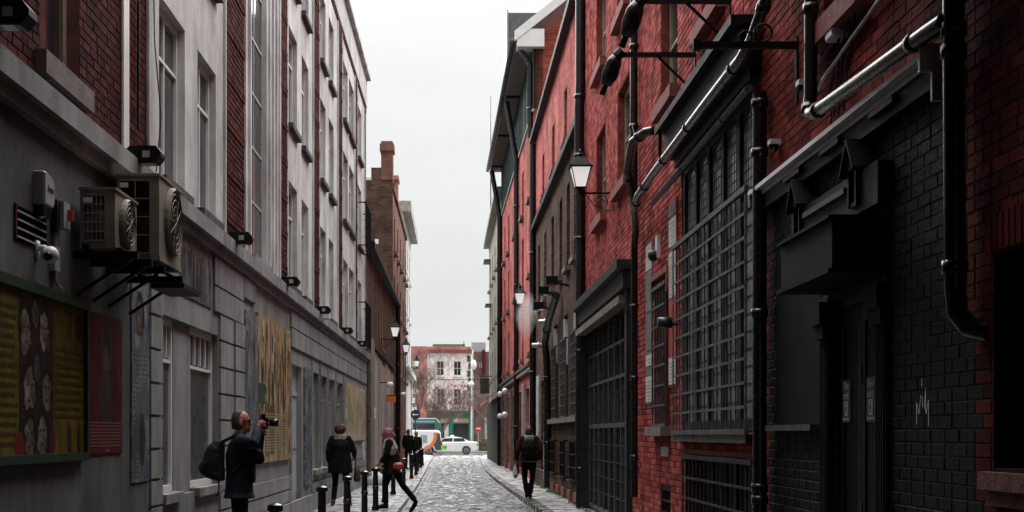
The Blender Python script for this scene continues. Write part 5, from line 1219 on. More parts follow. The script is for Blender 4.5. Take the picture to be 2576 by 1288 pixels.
for (pa, pb, py, h) in ((1116, 1158, 957, .16), (1136, 1176, 970, .26)):
    x = fx(pa)
    while x < fx(pb):
        w_ = random.uniform(.1, .2); zz = fz(py)
        fr.bx(sb, x, x + .04, .032, .04, zz - h / 2, zz + h / 2); fr.bx(sb, x + .04, x + w_, .032, .04, zz + random.choice([-h / 2, -.02, h / 2 - .05]), zz + h / 2 if random.random() < .4 else zz + .03); x += w_ + .06
sb.build('lettering', 'sign_red', t)
plain(fr, t, 'shopfront', 'green_paint', (x0, x1, 0, .2, fz(1052), fz(1040)), (x0, x0 + .25, 0, .15, 0, fz(1052)), (fx(1130), fx(1140), 0, .16, 0, fz(1052)), (x1 - .2, x1, 0, .16, 0, fz(1052)), (x0 + .25, fx(1130), 0, .1, fz(1066), fz(1063)), (fx(1140), x1 - .2, 0, .1, fz(1066), fz(1063)))
for (a, b) in ((x0 + .3, fx(1130)), (fx(1140), x1 - .2)):
    plain(fr, t, 'shop_window', 'glass', (a, b, 0, .04, .5, fz(1066))); plain(fr, t, 'salmon_panel', 'salmon_plain', (a + .5, b - .1, .04, .06, fz(1062), fz(1053)))
plain(fr, t, 'shop_poster', 'poster_white', (fx(1118), fx(1130) - .05, .04, .07, 1.2, 2.5)); plain(fr, t, 'flower_boxes', 'hedge_leaf', (x0, x1, 0, .35, fz(1040), fz(1033)))
plain(fr, t, 'roof_garden', 'leaf', (fx(1088), fx(1170), -1, -2.5, fz(872), fz(864))); plain(fr, t, 'chimney_pot', 'stone_red', (fx(1166), fx(1168), -1, -1.1, fz(868), fz(857)))
fr, t = front_building('plain_red_building', 'plain red brick building left of the pink one', FY, 1000, 1074.5, fz(871), 'bricks_far_red', [(fx(1046), fx(1056), fz(990), fz(950))])
window(fr, t, fx(1046), fx(1056), fz(990), fz(950), rev=.12, cols=1, rows=(1, 1), fm='white_paint', gm='glass', fw=.06)
for i in range(7): plain(fr, t, 'quoin', 'white_paint', (fx(1030), fx(1030) + (.9 if i % 2 else .55), 0, .05, fz(1060) + .9 * i, fz(1060) + .9 * i + .5))
fr, t = front_building('far_brown_building', 'brown brick building right of the pink one', FY + .3, 1193, 1300, fz(884), 'bricks_far_brown', [(fx(1206), fx(1212), fz(925), fz(912))])
window(fr, t, fx(1206), fx(1212), fz(925), fz(912), rev=.12, rows=(1, 1), fm='white_paint', gm='glass', fw=.05)
plain(fr, t, 'red_panel', 'poster_red', (fx(1213), fx(1220), 0, .3, fz(940), fz(880))); plain(fr, t, 'glass_storey', 'galv', (fx(1186), fx(1222), -.5, -5, fz(884), fz(860))); plain(fr, t, 'ground_pier', 'stone', (fx(1219), fx(1226), 0, .2, 0, fz(1050)))
t = thing('white_post', 'tall white post with a lamp beside the pink building', 'post', (fx(1189, 138), 138, 0)); b = MB(); b.lathe([(.12, 0), (.1, .5), (.08, 2.6), (.07, fz(880, 138))], n=10); b.build('shaft', 'stone', t, True)
b = MB(); b.ell((.1, -.1, fz(918, 138)), .28, .28, .5, 12, 8); b.build('lamp', 'plastic_white', t, True); b = MB(); b.ell((-.15, -.1, fz(967, 138)), .3, .25, .3, 12, 8); b.build('globe', 'plastic_white', t, True)
# backdrop terrace beyond the frame on both sides so the street does not end in nothing
fr, t = front_building('far_terrace', 'plain brick terrace far left across the street', FY + .5, 300, 999, 10.5, 'bricks_far_brown', [])
fr, t = front_building('far_terrace', 'plain brick terrace far right across the street', FY + .6, 1301, 2100, 10.5, 'bricks_far_red', [])
# hedge
t = thing('hedge', 'clipped brown green hedge behind the white car', 'hedge', (0, 129, 0)); random.seed(5); b = MB()
hx0, hx1 = fx(1196, 129), fx(1262, 129)
for i in range(2600):
    x, y, z = random.uniform(hx0, hx1), random.uniform(-.4, .4), random.uniform(0.02, 1.02)
    a = random.uniform(0, 6.3); s_ = .07; dx, dz = math.cos(a) * s_, math.sin(a) * s_; q = random.uniform(-.06, .06)
    b.poly([(x - dx, y - q, z - dz), (x + dz, y, z - dx), (x + dx, y + q, z + dz), (x - dz, y, z + dx)])
b.box(hx0 + .1, hx1 - .1, -.3, .3, 0, .9); b.build('foliage', 'hedge_leaf', t)

# ---------------------------------------------------------------- vehicles
def wheel(t, x, y, r_, s_, m_rim='rim'):
    w_ = MB(); w_.tube([(x, y, r_), (x, y + s_ * .2, r_)], r_, 20); o = sharp(w_.build('wheel', 'rubber', t, True))
    w_ = MB(); w_.tube([(x, y - s_ * .012, r_), (x, y + s_ * .05, r_)], r_ * .66, 16); o2 = w_.build('rim', m_rim, o)
    w_ = MB()
    for j in range(5): a = j * 2 * math.pi / 5 + .3; w_.tube([(x + r_ * .15 * math.cos(a), y - s_ * .014, r_ + r_ * .15 * math.sin(a)), (x + r_ * .55 * math.cos(a + .3), y - s_ * .014, r_ + r_ * .55 * math.sin(a + .3))], r_ * .13, 5)
    w_.build('rim_opening', 'car_dark', o)
def arch(x, r_, n=10): return [(x + r_ * math.cos(math.pi * j / n), .33 + r_ * math.sin(math.pi * j / n)) for j in range(n + 1)]
def body_prism(t, name, poly, y0, y1, m, bev=.06):
    b = MB(); b.prism(poly, y0, y1); o = b.build(name, m, t)
    md = o.modifiers.new('bevel', 'BEVEL'); md.width = bev; md.segments = 3; md.limit_method = 'ANGLE'; md.angle_limit = R(50)
    return o
def sedan(label, loc, flip=1):
    t = thing('parked_car', label, 'car', loc); t.scale = (flip, 1, 1)     # rear at x=0, nose towards -x
    poly = [(-.02, .5), (0, .75), (-.02, .98), (-.75, 1.03), (-3.25, .95), (-4.2, .82), (-4.55, .62), (-4.58, .32)] + [(x, z) for (x, z) in reversed(arch(-3.65, .36))][0:0]
    low = [(-4.58, .25), (-4.05, .22)] + [(-3.65 - .37 * math.cos(math.pi * j / 8), .3 + .38 * math.sin(math.pi * j / 8)) for j in range(9)] + [(-3.2, .2), (-1.35, .2)] + [(-.93 - .37 * math.cos(math.pi * j / 8), .3 + .38 * math.sin(math.pi * j / 8)) for j in range(9)] + [(-.5, .22), (-.05, .3)]
    body_prism(t, 'body', low + [(0, .55), (.02, .75), (-.03, .99), (-.7, 1.04), (-3.2, .96), (-4.15, .83), (-4.52, .64)], -.88, .88, 'car_white')
    b = MB(); k = 0; P = [(-.55, 1.0), (-1.2, 1.33), (-1.75, 1.43), (-2.35, 1.42), (-2.8, 1.3), (-3.45, .96)]
    for (yy, ins) in ((-.8, 0), (.8, 0)):
        for (x, z) in P: b.v.append((x, yy * (1 - .25 * (z - .96)), z))
    n = len(P); b.face(list(range(n))); b.face(list(range(2 * n - 1, n - 1, -1)))
    for j in range(n): b.face([j, n + j, n + (j + 1) % n, (j + 1) % n])
    o = b.build('roof', 'car_white', t, True); sharp(o, 30)
    for (xa, xb) in ((-1.05, -1.95), (-2.02, -3.0)):
        for s_ in (-1, 1):
            g_ = MB(); za = 1.02; g_.poly([(xa if xa < -1.5 else -.95, s_ * .797, za), (xb if xb > -2.5 else -3.1, s_ * .797, za), (xb if xb > -2.5 else -2.72, s_ * .735, 1.3), (xa - .1 if xa > -1.5 else xa, s_ * .73, 1.32)]); g_.build('window', 'glass', t)
    g_ = MB(); g_.poly([(-.62, -.66, 1.03), (-.62, .66, 1.03), (-1.15, .6, 1.31), (-1.15, -.6, 1.31)]); [g_.v.__setitem__(i, (v[0] + .03, v[1], v[2] + .02)) for i, v in enumerate(g_.v)]; g_.build('rear_window', 'glass', t)
    for s_ in (-1, 1):
        for x in (-.93, -3.65): wheel(t, x, s_ * .87, .33, -s_)
        b = MB(); b.box(-.12, .03, s_ * .6, s_ * .89, .72, .86); b.build('tail_light', 'lamp_red', t)
        b = MB(); b.box(-4.5, -4.2, s_ * .6, s_ * .885, .6, .72); b.build('headlight', 'plastic_white', t)
    return t
t = sedan('white saloon car with a bright green door sticker, behind the van', (1.66, 115.5, -.104))
b = MB(); b.box(-2.95, -2.5, -.895, -.885, .4, .78); b.build('door_sticker', 'green_print', t); b = MB()
for j in range(3): b.box(-2.9 + j * .15, -2.8 + j * .15, -.899, -.896, .52, .66)
b.build('sticker_mark', 'green_paint', t); b = MB(); b.box(-2.2, -1.9, -.1, .1, 1.42, 1.55); b.build('roof_light', 'plastic_white', t)
sedan('white car just entering at the right edge of the far street', (7.1, 117.5, -.104))
t = thing('delivery_van', 'white van with orange arc and dark tail at the left of the far street', 'van', (fx(1112, 113), 113, -.104))
low = [(-5.0, .3)] + [(-4.05 - .38 * math.cos(math.pi * j / 8), .33 + .38 * math.sin(math.pi * j / 8)) for j in range(9)] + [(-3.5, .25), (-1.4, .25)] + [(-1.0 - .38 * math.cos(math.pi * j / 8), .33 + .38 * math.sin(math.pi * j / 8)) for j in range(9)] + [(-.5, .28), (-.02, .35)]
body_prism(t, 'body', low + [(0, .9), (-.12, 1.75), (-.3, 1.93), (-3.5, 1.96), (-4.1, 1.3), (-4.9, 1.05)], -.93, .93, 'car_white', .09)
b = MB(); b.poly([(-.03, -.937, .4), (-.05, -.937, .9), (-.17, -.937, 1.7), (-.45, -.937, 1.7), (-.4, -.937, 1.3), (-.5, -.937, 1.0), (-.75, -.937, .78), (-.6, -.937, .68), (-.5, -.937, .4)]); b.build('dark_tail_print', 'car_dark', t)
b = MB(); n = 12
for j in range(n):
    a0, a1 = -1.35 + 2.0 * j / n, -1.35 + 2.0 * (j + 1) / n
    c = (-2.1, 1.55)
    b.poly([(c[0] + 1.45 * math.cos(a0), -.94, c[1] + 1.2 * math.sin(a0)), (c[0] + 1.45 * math.cos(a1), -.94, c[1] + 1.2 * math.sin(a1)), (c[0] + 1.72 * math.cos(a1), -.94, c[1] + 1.42 * math.sin(a1)), (c[0] + 1.72 * math.cos(a0), -.94, c[1] + 1.42 * math.sin(a0))] if a1 < .25 else [(c[0] + 1.45, -.94, c[1] + .3)] * 3 + [(c[0] + 1.45, -.94, c[1] + .31)])
b.build('orange_arc_print', 'orange_print', t)
b = MB(); b.box(-1.5, -1.15, -.943, -.936, .95, 1.55, 0); b.box(-1.62, -1.55, -.943, -.936, .75, 1.6, 1); b.box(-2.3, -1.8, -.943, -.936, .8, .95, 2); b.build('side_print', ['plastic_grey', 'car_dark', 'sign_blue'], t)
for s_ in (-1, 1):
    for x in (-1.0, -4.05): wheel(t, x, s_ * .92, .34, -s_, 'plastic_grey')
b = MB(); b.poly([(-.0, -.75, 1.05), (0, .75, 1.05), (-.1, .7, 1.68), (-.1, -.7, 1.68)]); b.build('rear_window', 'glass', t); b = MB(); b.box(-.1, .04, -.92, -.8, .75, 1.1); b.box(-.1, .04, .8, .92, .75, 1.1); b.build('tail_light', 'lamp_red', t)
t = thing('bus', 'teal bus passing behind the white van', 'bus', (fx(1112, 121), 121, -.104))
body_prism(t, 'body', [(-10.5, .35), (-.1, .35), (0, .9), (-.12, 2.6), (-.5, 2.98), (-10.4, 2.98), (-10.5, 2.6)], -1.2, 1.2, 'teal_paint', .15)
for i in range(6): b = MB(); b.box(-.6 - 1.62 * i, -2.1 - 1.62 * i, -1.215, -1.19, 1.35, 2.5); b.build('window', 'glass', t)
b = MB(); b.poly([(.01, -1.0, 1.3), (.01, 1.0, 1.3), (-.1, .95, 2.5), (-.1, -.95, 2.5)]); b.build('rear_window', 'glass', t); b = MB(); b.box(-9.5, -.6, -1.21, -1.19, 2.62, 2.75); b.build('roof_stripe', 'plastic_grey', t)
for x in (-2.4, -8): wheel(t, x, -1.19, .46, 1); wheel(t, x, 1.19, .46, -1)

# signs
t = thing('direction_sign', 'round blue sign with a white arrow on a slim pole', 'sign', (fx(1045, 92), 92, 0)); b = MB(); b.tube([(0, .03, 0), (0, .03, 3.1)], .035, 8); b.build('pole', 'dark_metal', t)
zc = fz(1043, 92); b = MB(); b.tube([(0, -.02, zc), (0, 0, zc)], .31, 24); b.build('disc', 'sign_blue', t); b = MB(); b.box(-.1, .2, -.03, -.022, zc - .035, zc + .035); b.poly([(-.22, -.026, zc), (-.08, -.026, zc - .12), (-.08, -.026, zc + .12)]); b.build('arrow', 'letter_white', t)
t = thing('no_entry_sign', 'small round red no entry sign on a post beside the hedge', 'sign', (fx(1203, 127), 127, 0)); b = MB(); b.tube([(0, .03, 0), (0, .03, 2.3)], .04, 8); b.build('post', 'galv', t)
zc = fz(1078, 127); b = MB(); b.tube([(0, -.02, zc), (0, 0, zc)], .27, 24); b.build('disc', 'sign_red', t); b = MB(); b.box(-.19, .19, -.03, -.022, zc - .05, zc + .05); b.build('bar', 'letter_white', t)
t = thing('overhead_cable', 'thin cable strung across the far end of the lane', 'cable', (0, 96, 5.3)); b = MB(); b.tube([(x, 0, .12 * ((x / 3.2) ** 2 - 1)) for x in [-3.3 + .55 * i for i in range(12)]], .018, 5); b.build('strand', 'black_paint', t)

# ---------------------------------------------------------------- bare trees across the street
def tree(label, x, y, h, seed, spread=.55):
    random.seed(seed); t = thing('bare_tree', label, 'tree', (x, y, 0)); tr = MB(); cr = MB(); tw = MB()
    def grow(p, d, ln, r_, lvl):
        pts = [p]; n = 4; q = p.copy(); dd = d.copy()
        for i in range(n):
            dd = (dd + Vector((random.uniform(-.18, .18), random.uniform(-.18, .18), random.uniform(-.02, .14)))).normalized(); q = q + dd * ln / n; pts.append(q.copy())
        (tr if lvl == 0 else cr if lvl < 3 else tw).tube(pts, [r_ * (1 - .5 * i / n) for i in range(n + 1)], 6 if lvl < 2 else 4, caps=False)
        if lvl >= 6: return
        for k in range(4 if lvl < 3 else 3):
            i = random.randint(2, n); a = random.uniform(0, 6.28); tilt = random.uniform(.35, .95)
            side = Vector((math.cos(a), math.sin(a), 0)); nd = (dd * math.cos(tilt) + side * math.sin(tilt) + Vector((0, 0, .1))).normalized()
            grow(pts[i], nd, ln * random.uniform(.6, .8), max(.011, r_ * .52), lvl + 1)
    grow(Vector((0, 0, 0)), Vector((0, 0, 1)), h * .32, h * .018, 0)
    tr.build('trunk', 'bark', t, True); cr.build('branches', 'bark', t, True); tw.build('crown', 'bark', t)
tree('bare tree in front of the plain red building', fx(1062, 131), 131, 10.5, 4); tree('smaller bare tree whose twigs cross the pink building', fx(1108, 132), 132, 7.5, 9)
tree('bare tree at far right in front of the brown building', fx(1238, 133), 133, 8, 13)
# ---------------------------------------------------------------- people (local frame: x ahead, y to the person's left, z up)
def vox(o, size, sm=4):
    md = o.modifiers.new('merge', 'REMESH'); md.mode = 'VOXEL'; md.voxel_size = size; md.use_smooth_shade = True
    md = o.modifiers.new('soften', 'SMOOTH'); md.factor = .5; md.iterations = sm
    return o
V = Vector
def seg(a, b, n): return [a.lerp(b, i / n) for i in range(n + 1)]
DEF = dict(pelvis=(0, 0, .95), waist=(0, 0, 1.08), chest=(0, 0, 1.28), neck=(0, 0, 1.45), head=(.02, 0, 1.6),
           shL=(0, .185, 1.41), elL=(-.02, .24, 1.13), wrL=(.06, .25, .89), shR=(0, -.185, 1.41), elR=(-.02, -.24, 1.13), wrR=(.06, -.25, .89),
           hipL=(0, .09, .92), knL=(.02, .1, .5), anL=(0, .1, .08), toeL=(.18, .11, .03), hipR=(0, -.09, .92), knR=(.02, -.1, .5), anR=(0, -.1, .08), toeR=(.18, -.11, .03))
def hand(mb, wr, fwd, curl_to, side):
    """palm, four fingers of unequal length bent at the knuckles, thumb from the side of the palm"""
    f = fwd.normalized(); c = curl_to.normalized(); c = (c - f * c.dot(f)).normalized(); s_ = f.cross(c) * side
    mb.tube([wr, wr + f * .045, wr + f * .085], [.026, .036, .034], 8)
    for i, ln in enumerate((.07, .08, .075, .058)):
        b = wr + f * .08 + s_ * (.027 - .018 * i); m_ = b + f * ln * .55 + c * .012; e = m_ + f * ln * .25 + c * ln * .5
        mb.tube([b - f * .02, b, m_, e], [.01, .0105, .0095, .008], 6)
    b = wr + f * .03 + s_ * .03; mb.tube([b - s_ * .012, b + s_ * .02 + f * .025 + c * .01, b + s_ * .022 + f * .055 + c * .025], [.013, .012, .009], 6)
def person(label, loc, rz, J, coat, trousers, shoe, hair, scale=1.0, long_coat=0., hood=None, face=True, bald=False, afro=False, coat_w=1.0, fine=.009, flare=1.0, hat=None, collar=None, skirt_open=False):
    j = {k: V(v) for k, v in {**DEF, **J}.items()}
    t = thing('person', label, 'person', loc, rz); t.scale = (scale,) * 3
    # body: one continuous surface
    b = MB()
    pz = j['pelvis']
    b.loft([(pz.x, pz.y, pz.z - .1, .09, .13), (pz.x, pz.y, pz.z, .11, .16), (j['waist'].x, j['waist'].y, j['waist'].z, .1, .135), (j['chest'].x, j['chest'].y, j['chest'].z, .115, .165), (j['neck'].x * .8 + j['chest'].x * .2, j['neck'].y, j['neck'].z - .05, .09, .15), (j['neck'].x, j['neck'].y, j['neck'].z, .055, .06)])
    hd = j['head']; nk = j['neck']
    b.tube([nk - V((0, 0, .06)), nk + (hd - nk) * .5, hd - V((0, 0, .06))], [.062, .054, .05], 10)
    b.ell(hd + V((-.01, 0, .025)), .098, .076, .1, 14, 10); b.ell(hd + V((.03, 0, -.045)), .062, .055, .072, 12, 8)
    b.ell(hd + V((.065, 0, -.085)), .028, .03, .024, 8, 6)                                             # chin
    b.tube([hd + V((.085, 0, .02)), hd + V((.108, 0, -.02)), hd + V((.085, 0, -.035))], [.009, .015, .01], 6)   # nose
    for s_ in (-1, 1): b.ell(hd + V((-.01, s_ * .078, -.012)), .02, .011, .032, 8, 6)                 # ears
    b.tube([hd + V((.086, -.02, -.062)), hd + V((.092, 0, -.06)), hd + V((.086, .02, -.062))], .009, 6)  # lips
    for s_ in 'LR':
        sg = 1 if s_ == 'L' else -1
        b.tube([j['neck'] - V((0, 0, .06)), j['sh' + s_] * 1.0, j['sh' + s_].lerp(j['el' + s_], .4), j['el' + s_], j['el' + s_].lerp(j['wr' + s_], .35), j['wr' + s_]], [.06, .062, .05, .04, .041, .026], 8)
        hand(b, j['wr' + s_], j.get('hd' + s_, j['wr' + s_] - j['el' + s_]), j.get('cu' + s_, V((1, -sg * .3, 0))), sg)
        b.tube([j['pelvis'] + (j['hip' + s_] - j['pelvis']) * .6, j['hip' + s_], j['hip' + s_].lerp(j['kn' + s_], .5), j['kn' + s_], j['kn' + s_].lerp(j['an' + s_], .35), j['an' + s_]], [.09, .088, .07, .05, .052, .034], 8)
        b.tube([j['an' + s_], j['an' + s_].lerp(j['toe' + s_], .6), j['toe' + s_]], [.035, .035, .025], 8)
    vox(b.build('body', 'skin', t), fine, 3)
    # trousers
    b = MB(); b.loft([(pz.x, pz.y, pz.z - .12, .1, .15), (pz.x, pz.y, pz.z, .125, .175), (j['waist'].x, j['waist'].y, j['waist'].z - .03, .115, .15)])
    for s_ in 'LR': b.tube([j['hip' + s_] + V((0, 0, .03)), j['hip' + s_].lerp(j['kn' + s_], .5), j['kn' + s_], j['kn' + s_].lerp(j['an' + s_], .5), j['an' + s_] + (j['kn' + s_] - j['an' + s_]) * .08], [.102, .086, .066, .063, .056], 9)
    vox(b.build('trousers', trousers, t), .014, 4)
    for s_ in 'LR':
        a, e = j['an' + s_], j['toe' + s_]; f = (e - a); f.z *= 1; b = MB(); heel = a - V((f.x, f.y, 0)).normalized() * .05 + V((0, 0, -.03)) if abs(f.z) < .15 else a
        b.tube([heel, a.lerp(e, .3) - V((0, 0, .008)), a.lerp(e, .75), e + f.normalized() * .05], [.042, .048, .044, .028], 9); b.tube([a + (j['kn' + s_] - a) * .2, a, a.lerp(e, .3)], [.045, .045, .046], 9)
        vox(b.build('shoe', shoe, t), .012, 2)
    # coat
    b = MB(); cw = coat_w; ch = j['chest']; wa = j['waist']
    secs = []
    if long_coat > 0: secs.append((pz.x, pz.y, pz.z - long_coat, .165 * cw * flare, .225 * cw * flare))
    secs += [(pz.x, pz.y, pz.z - .08, .155 * cw, .21 * cw), (wa.x, wa.y, wa.z, .14 * cw, .185 * cw), (ch.x, ch.y, ch.z, .15 * cw, .2 * cw), (nk.x * .7 + ch.x * .3, nk.y, nk.z - .07, .115 * cw, .185), (nk.x, nk.y, nk.z - .01, .08, .085), (nk.x + .005, nk.y, nk.z + .035, .075, .078)]
    b.loft(secs, 18)
    for s_ in 'LR': b.tube([nk - V((0, 0, .08)), j['sh' + s_] + V((0, 0, -.005)), j['sh' + s_].lerp(j['el' + s_], .4), j['el' + s_], j['el' + s_].lerp(j['wr' + s_], .5), j['wr' + s_].lerp(j['el' + s_], .06)], [.085, .085, .073, .062, .056, .045], 10)
    vox(b.build('coat', coat, t), .013, 4)
    # hair
    if bald:
        b = MB(); b.loft([(hd.x - .05, hd.y, hd.z - .075, .06, .07), (hd.x - .053, hd.y, hd.z, .066, .079), (hd.x - .05, hd.y, hd.z + .06, .066, .076), (hd.x - .04, hd.y, hd.z + .11, .055, .06), (hd.x - .035, hd.y, hd.z + .132, .03, .035)], 14); vox(b.build('hair', hair, t), .012, 3)
    elif afro:
        b = MB(); random.seed(2); b.ell(hd + V((-.03, 0, .05)), .125, .125, .115, 14, 10)
        for i in range(60):
            v = V((random.gauss(0, 1), random.gauss(0, 1), random.gauss(.2, 1))).normalized(); b.ell(hd + V((-.03, 0, .05)) + V((v.x * .115, v.y * .115, v.z * .105)), .022, .022, .022, 6, 4)
        b.build('hair', hair, t, True)
    elif not hood:
        b = MB(); b.loft([(hd.x - .05, hd.y, hd.z - .09, .055, .07), (hd.x - .035, hd.y, hd.z - .02, .082, .086), (hd.x - .02, hd.y, hd.z + .05, .1, .088), (hd.x - .012, hd.y, hd.z + .105, .08, .066), (hd.x - .01, hd.y, hd.z + .132, .035, .03)], 14); vox(b.build('hair', hair, t), .012, 3)
    if hood:
        b = MB(); b.loft([(nk.x + .01, nk.y, nk.z - .03, .12, .13), (nk.x + .005, nk.y, nk.z + .05, .09, .095), (hd.x - .03, hd.y, hd.z - .05, .09, .09), (hd.x - .03, hd.y, hd.z + .03, .1, .098), (hd.x - .022, hd.y, hd.z + .1, .088, .08), (hd.x - .015, hd.y, hd.z + .14, .04, .035)], 16); b.tube([hd + V((-.1, 0, .0)), hd + V((-.15, 0, -.02)), hd + V((-.17, .01, -.06))], [.05, .035, .02], 8); vox(b.build('headscarf', hood, t), .013, 3)
    if collar:
        b = MB(); b.loft([(nk.x, nk.y, nk.z - .06, .125, .17), (nk.x, nk.y, nk.z + .0, .125, .14), (nk.x - .01, nk.y, nk.z + .06, .11, .12)], 16); vox(b.build('collar', collar, t), .014, 3)
    if face:
        for s_ in (-1, 1):
            b = MB(); b.ell(hd + V((.079, s_ * .03, .012)), .008, .011, .009, 8, 6); b.build('eye', 'lens_black', t, True)
            b = MB(); b.tube([hd + V((.08, s_ * .012, .033)), hd + V((.084, s_ * .03, .038)), hd + V((.07, s_ * .05, .032))], .005, 5); b.build('eyebrow', hair, t)
    return t, j

# photographer, turned to the right, camera raised to his eyes
PX, PY = -2.36, 15.5
t, j = person('man in a navy jacket with a backpack raising a camera towards the lane', (PX, PY, 0), R(8),
    dict(head=(.03, 0, 1.63), neck=(0, 0, 1.47), shR=(.02, -.19, 1.43), elR=(.17, -.33, 1.41), wrR=(.2, -.11, 1.585), hdR=V((.06, .03, .06)), cuR=V((.3, 1, 0)), shL=(.04, .19, 1.43), elL=(.22, .27, 1.34), wrL=(.22, .04, 1.56), hdL=V((.06, -.04, .06)), cuL=V((.3, -1, 0)),
         knL=(.03, .11, .5), anL=(.05, .12, .08), toeL=(.22, .15, .03), knR=(.0, -.11, .5), anR=(-.06, -.12, .08), toeR=(.11, -.15, .03)),
    'cloth_navy', 'cloth_black', 'leather_brown', 'hair_dark', bald=True, long_coat=.14, coat_w=1.0, flare=1.08, face=True)
g_ = MB(); hd = j['head']
for s_ in (-1, 1): g_.box(hd.x + .086, hd.x + .094, s_ * .012, s_ * .052, hd.z - .002, hd.z + .03); g_.tube([(hd.x + .088, s_ * .052, hd.z + .02), (hd.x, s_ * .082, hd.z + .018)], .004, 5)
g_.build('glasses', 'lens_black', t)
b = MB(); b.loft([(.09, 0, .98, .09, .14), (.1, 0, 1.2, .08, .13), (.1, 0, 1.34, .05, .09)], 12); vox(b.build('jumper', 'cloth_black', t), .014)
t = thing('camera', 'black camera with a long lens held up by the photographer', 'camera', (PX - .08, PY - .011, .055), R(8))
b = MB(); b.box(.3, .37, -.08, .08, 1.53, 1.63); b.box(.31, .36, -.035, .035, 1.63, 1.665); b.box(.31, .39, -.085, -.05, 1.52, 1.62); b.build('body', 'black_paint', t)
b = MB(); b.tube([(.37, 0, 1.58), (.44, 0, 1.575), (.445, 0, 1.575), (.5, 0, 1.57)], [.036, .038, .042, .042], 14); b.build('lens', 'black_gloss', t, True)
b = MB(); b.tube([(.33, -.08, 1.6), (.36, -.1, 1.45), (.3, -.04, 1.36), (.2, 0, 1.42)], .008, 5); b.build('strap', 'black_paint', t)
t = thing('backpack', 'dark green backpack on the photographer\'s back', 'backpack', (PX, PY, 0), R(8))
b = MB(); b.loft([(-.2, -.02, 1.0, .05, .13), (-.26, -.02, 1.04, .11, .16), (-.28, -.02, 1.2, .125, .165), (-.25, -.02, 1.36, .1, .15), (-.21, -.02, 1.44, .06, .11)], 16); vox(b.build('sack', 'cloth_green', t), .014, 5)
b = MB(); b.loft([(-.36, -.02, 1.06, .04, .1), (-.385, -.02, 1.12, .055, .115), (-.375, -.02, 1.2, .045, .11), (-.35, -.02, 1.24, .02, .09)], 12); vox(b.build('pocket', 'cloth_green', t), .014, 4)
for s_ in (-1, 1): b = MB(); b.tube([(-.18, s_ * .13, 1.42), (-.02, s_ * .15, 1.5), (.1, s_ * .15, 1.42), (.14, s_ * .16, 1.25), (-.08, s_ * .19, 1.08)], .02, 6); b.build('strap', 'black_paint', t)
b = MB(); b.tube([(-.22, -.12, 1.0), (-.21, -.13, .93), (-.23, -.13, .84)], .009, 5); b.build('loose_strap', 'black_paint', t)
t = thing('shoulder_bag', 'black camera bag hanging at the photographer\'s chest', 'bag', (PX, PY, 0), R(8))
b = MB(); b.loft([(.17, -.16, 1.18, .08, .05), (.18, -.17, 1.22, .1, .06), (.17, -.17, 1.32, .09, .06), (.15, -.16, 1.35, .06, .05)], 14); vox(b.build('pouch', 'cloth_black', t), .014); b = MB(); b.tube([(.1, -.17, 1.36), (0, -.12, 1.5), (-.06, .05, 1.5), (.06, .16, 1.42)], .014, 6); b.build('strap', 'black_paint', t)

# woman in a long dark coat walking away on the left pavement
WX, WY = -2.47, 30.2
t, j = person('woman with curly auburn hair and a long black coat walking away', (WX, WY, 0), R(95),
    dict(head=(.02, 0, 1.57), knL=(.06, .1, .5), anL=(-.05, .14, .1), toeL=(.11, .16, .03), knR=(.02, -.13, .5), anR=(.02, -.2, .08), toeR=(.17, -.23, .03), elR=(.0, -.3, 1.14), wrR=(.16, -.3, 1.02), elL=(-.02, .25, 1.12), wrL=(.08, .24, .9), hipL=(0, .1, .92), hipR=(0, -.1, .92)),
    'cloth_black', 'cloth_black', 'leather_brown', 'hair_red', afro=True, long_coat=.26, coat_w=1.2, flare=1.0, collar='cloth_grey', face=True)
t = thing('shopping_bag', 'dark red brown bag hanging beside the woman in the long black coat', 'bag', (WX, WY, 0), R(95))
b = MB(); b.loft([(.1, -.36, .5, .17, .07), (.1, -.36, .6, .18, .08), (.1, -.36, .75, .14, .06), (.12, -.35, .88, .07, .03)], 12); vox(b.build('sack', 'leather_brown', t), .014)
b = MB(); b.tube([(.08, -.35, .86), (.16, -.33, 1.03), (.2, -.33, .86)], .012, 6); b.build('handle', 'leather_brown', t)

# woman in a headscarf striding across towards the left pavement
SX, SY = -1.3, 28.9
t, j = person('woman in a pink headscarf and dark coat striding off the road', (SX, SY, 0), R(180),
    dict(pelvis=(.02, 0, .9), waist=(.03, 0, 1.03), chest=(.05, 0, 1.22), neck=(.07, 0, 1.38), head=(.12, 0, 1.5), hipL=(.02, .09, .88), knL=(.15, .1, .47), anL=(.13, .1, .08), toeL=(.31, .11, .03), hipR=(0, -.09, .88), knR=(-.2, -.1, .47), anR=(-.47, -.1, .14), toeR=(-.36, -.11, -.06), shL=(.06, .18, 1.34), elL=(.12, .24, 1.08), wrL=(.24, .2, .94), shR=(.06, -.18, 1.34), elR=(-.02, -.24, 1.08), wrR=(.1, -.22, .9)),
    'cloth_black', 'cloth_black', 'cloth_black', 'hair_dark', hood='cloth_pink', long_coat=.2, coat_w=1.08, flare=1.15)
b = MB(); b.loft([(.05, .02, 1.08, .15, .2), (.06, .02, 1.22, .17, .225), (.07, .0, 1.36, .12, .18), (.08, 0, 1.42, .085, .1)], 16); vox(b.build('shawl', 'cloth_grey', t), .014)
t = thing('handbag', 'small red handbag at the hip of the woman in the headscarf', 'handbag', (SX, SY, 0), R(180))
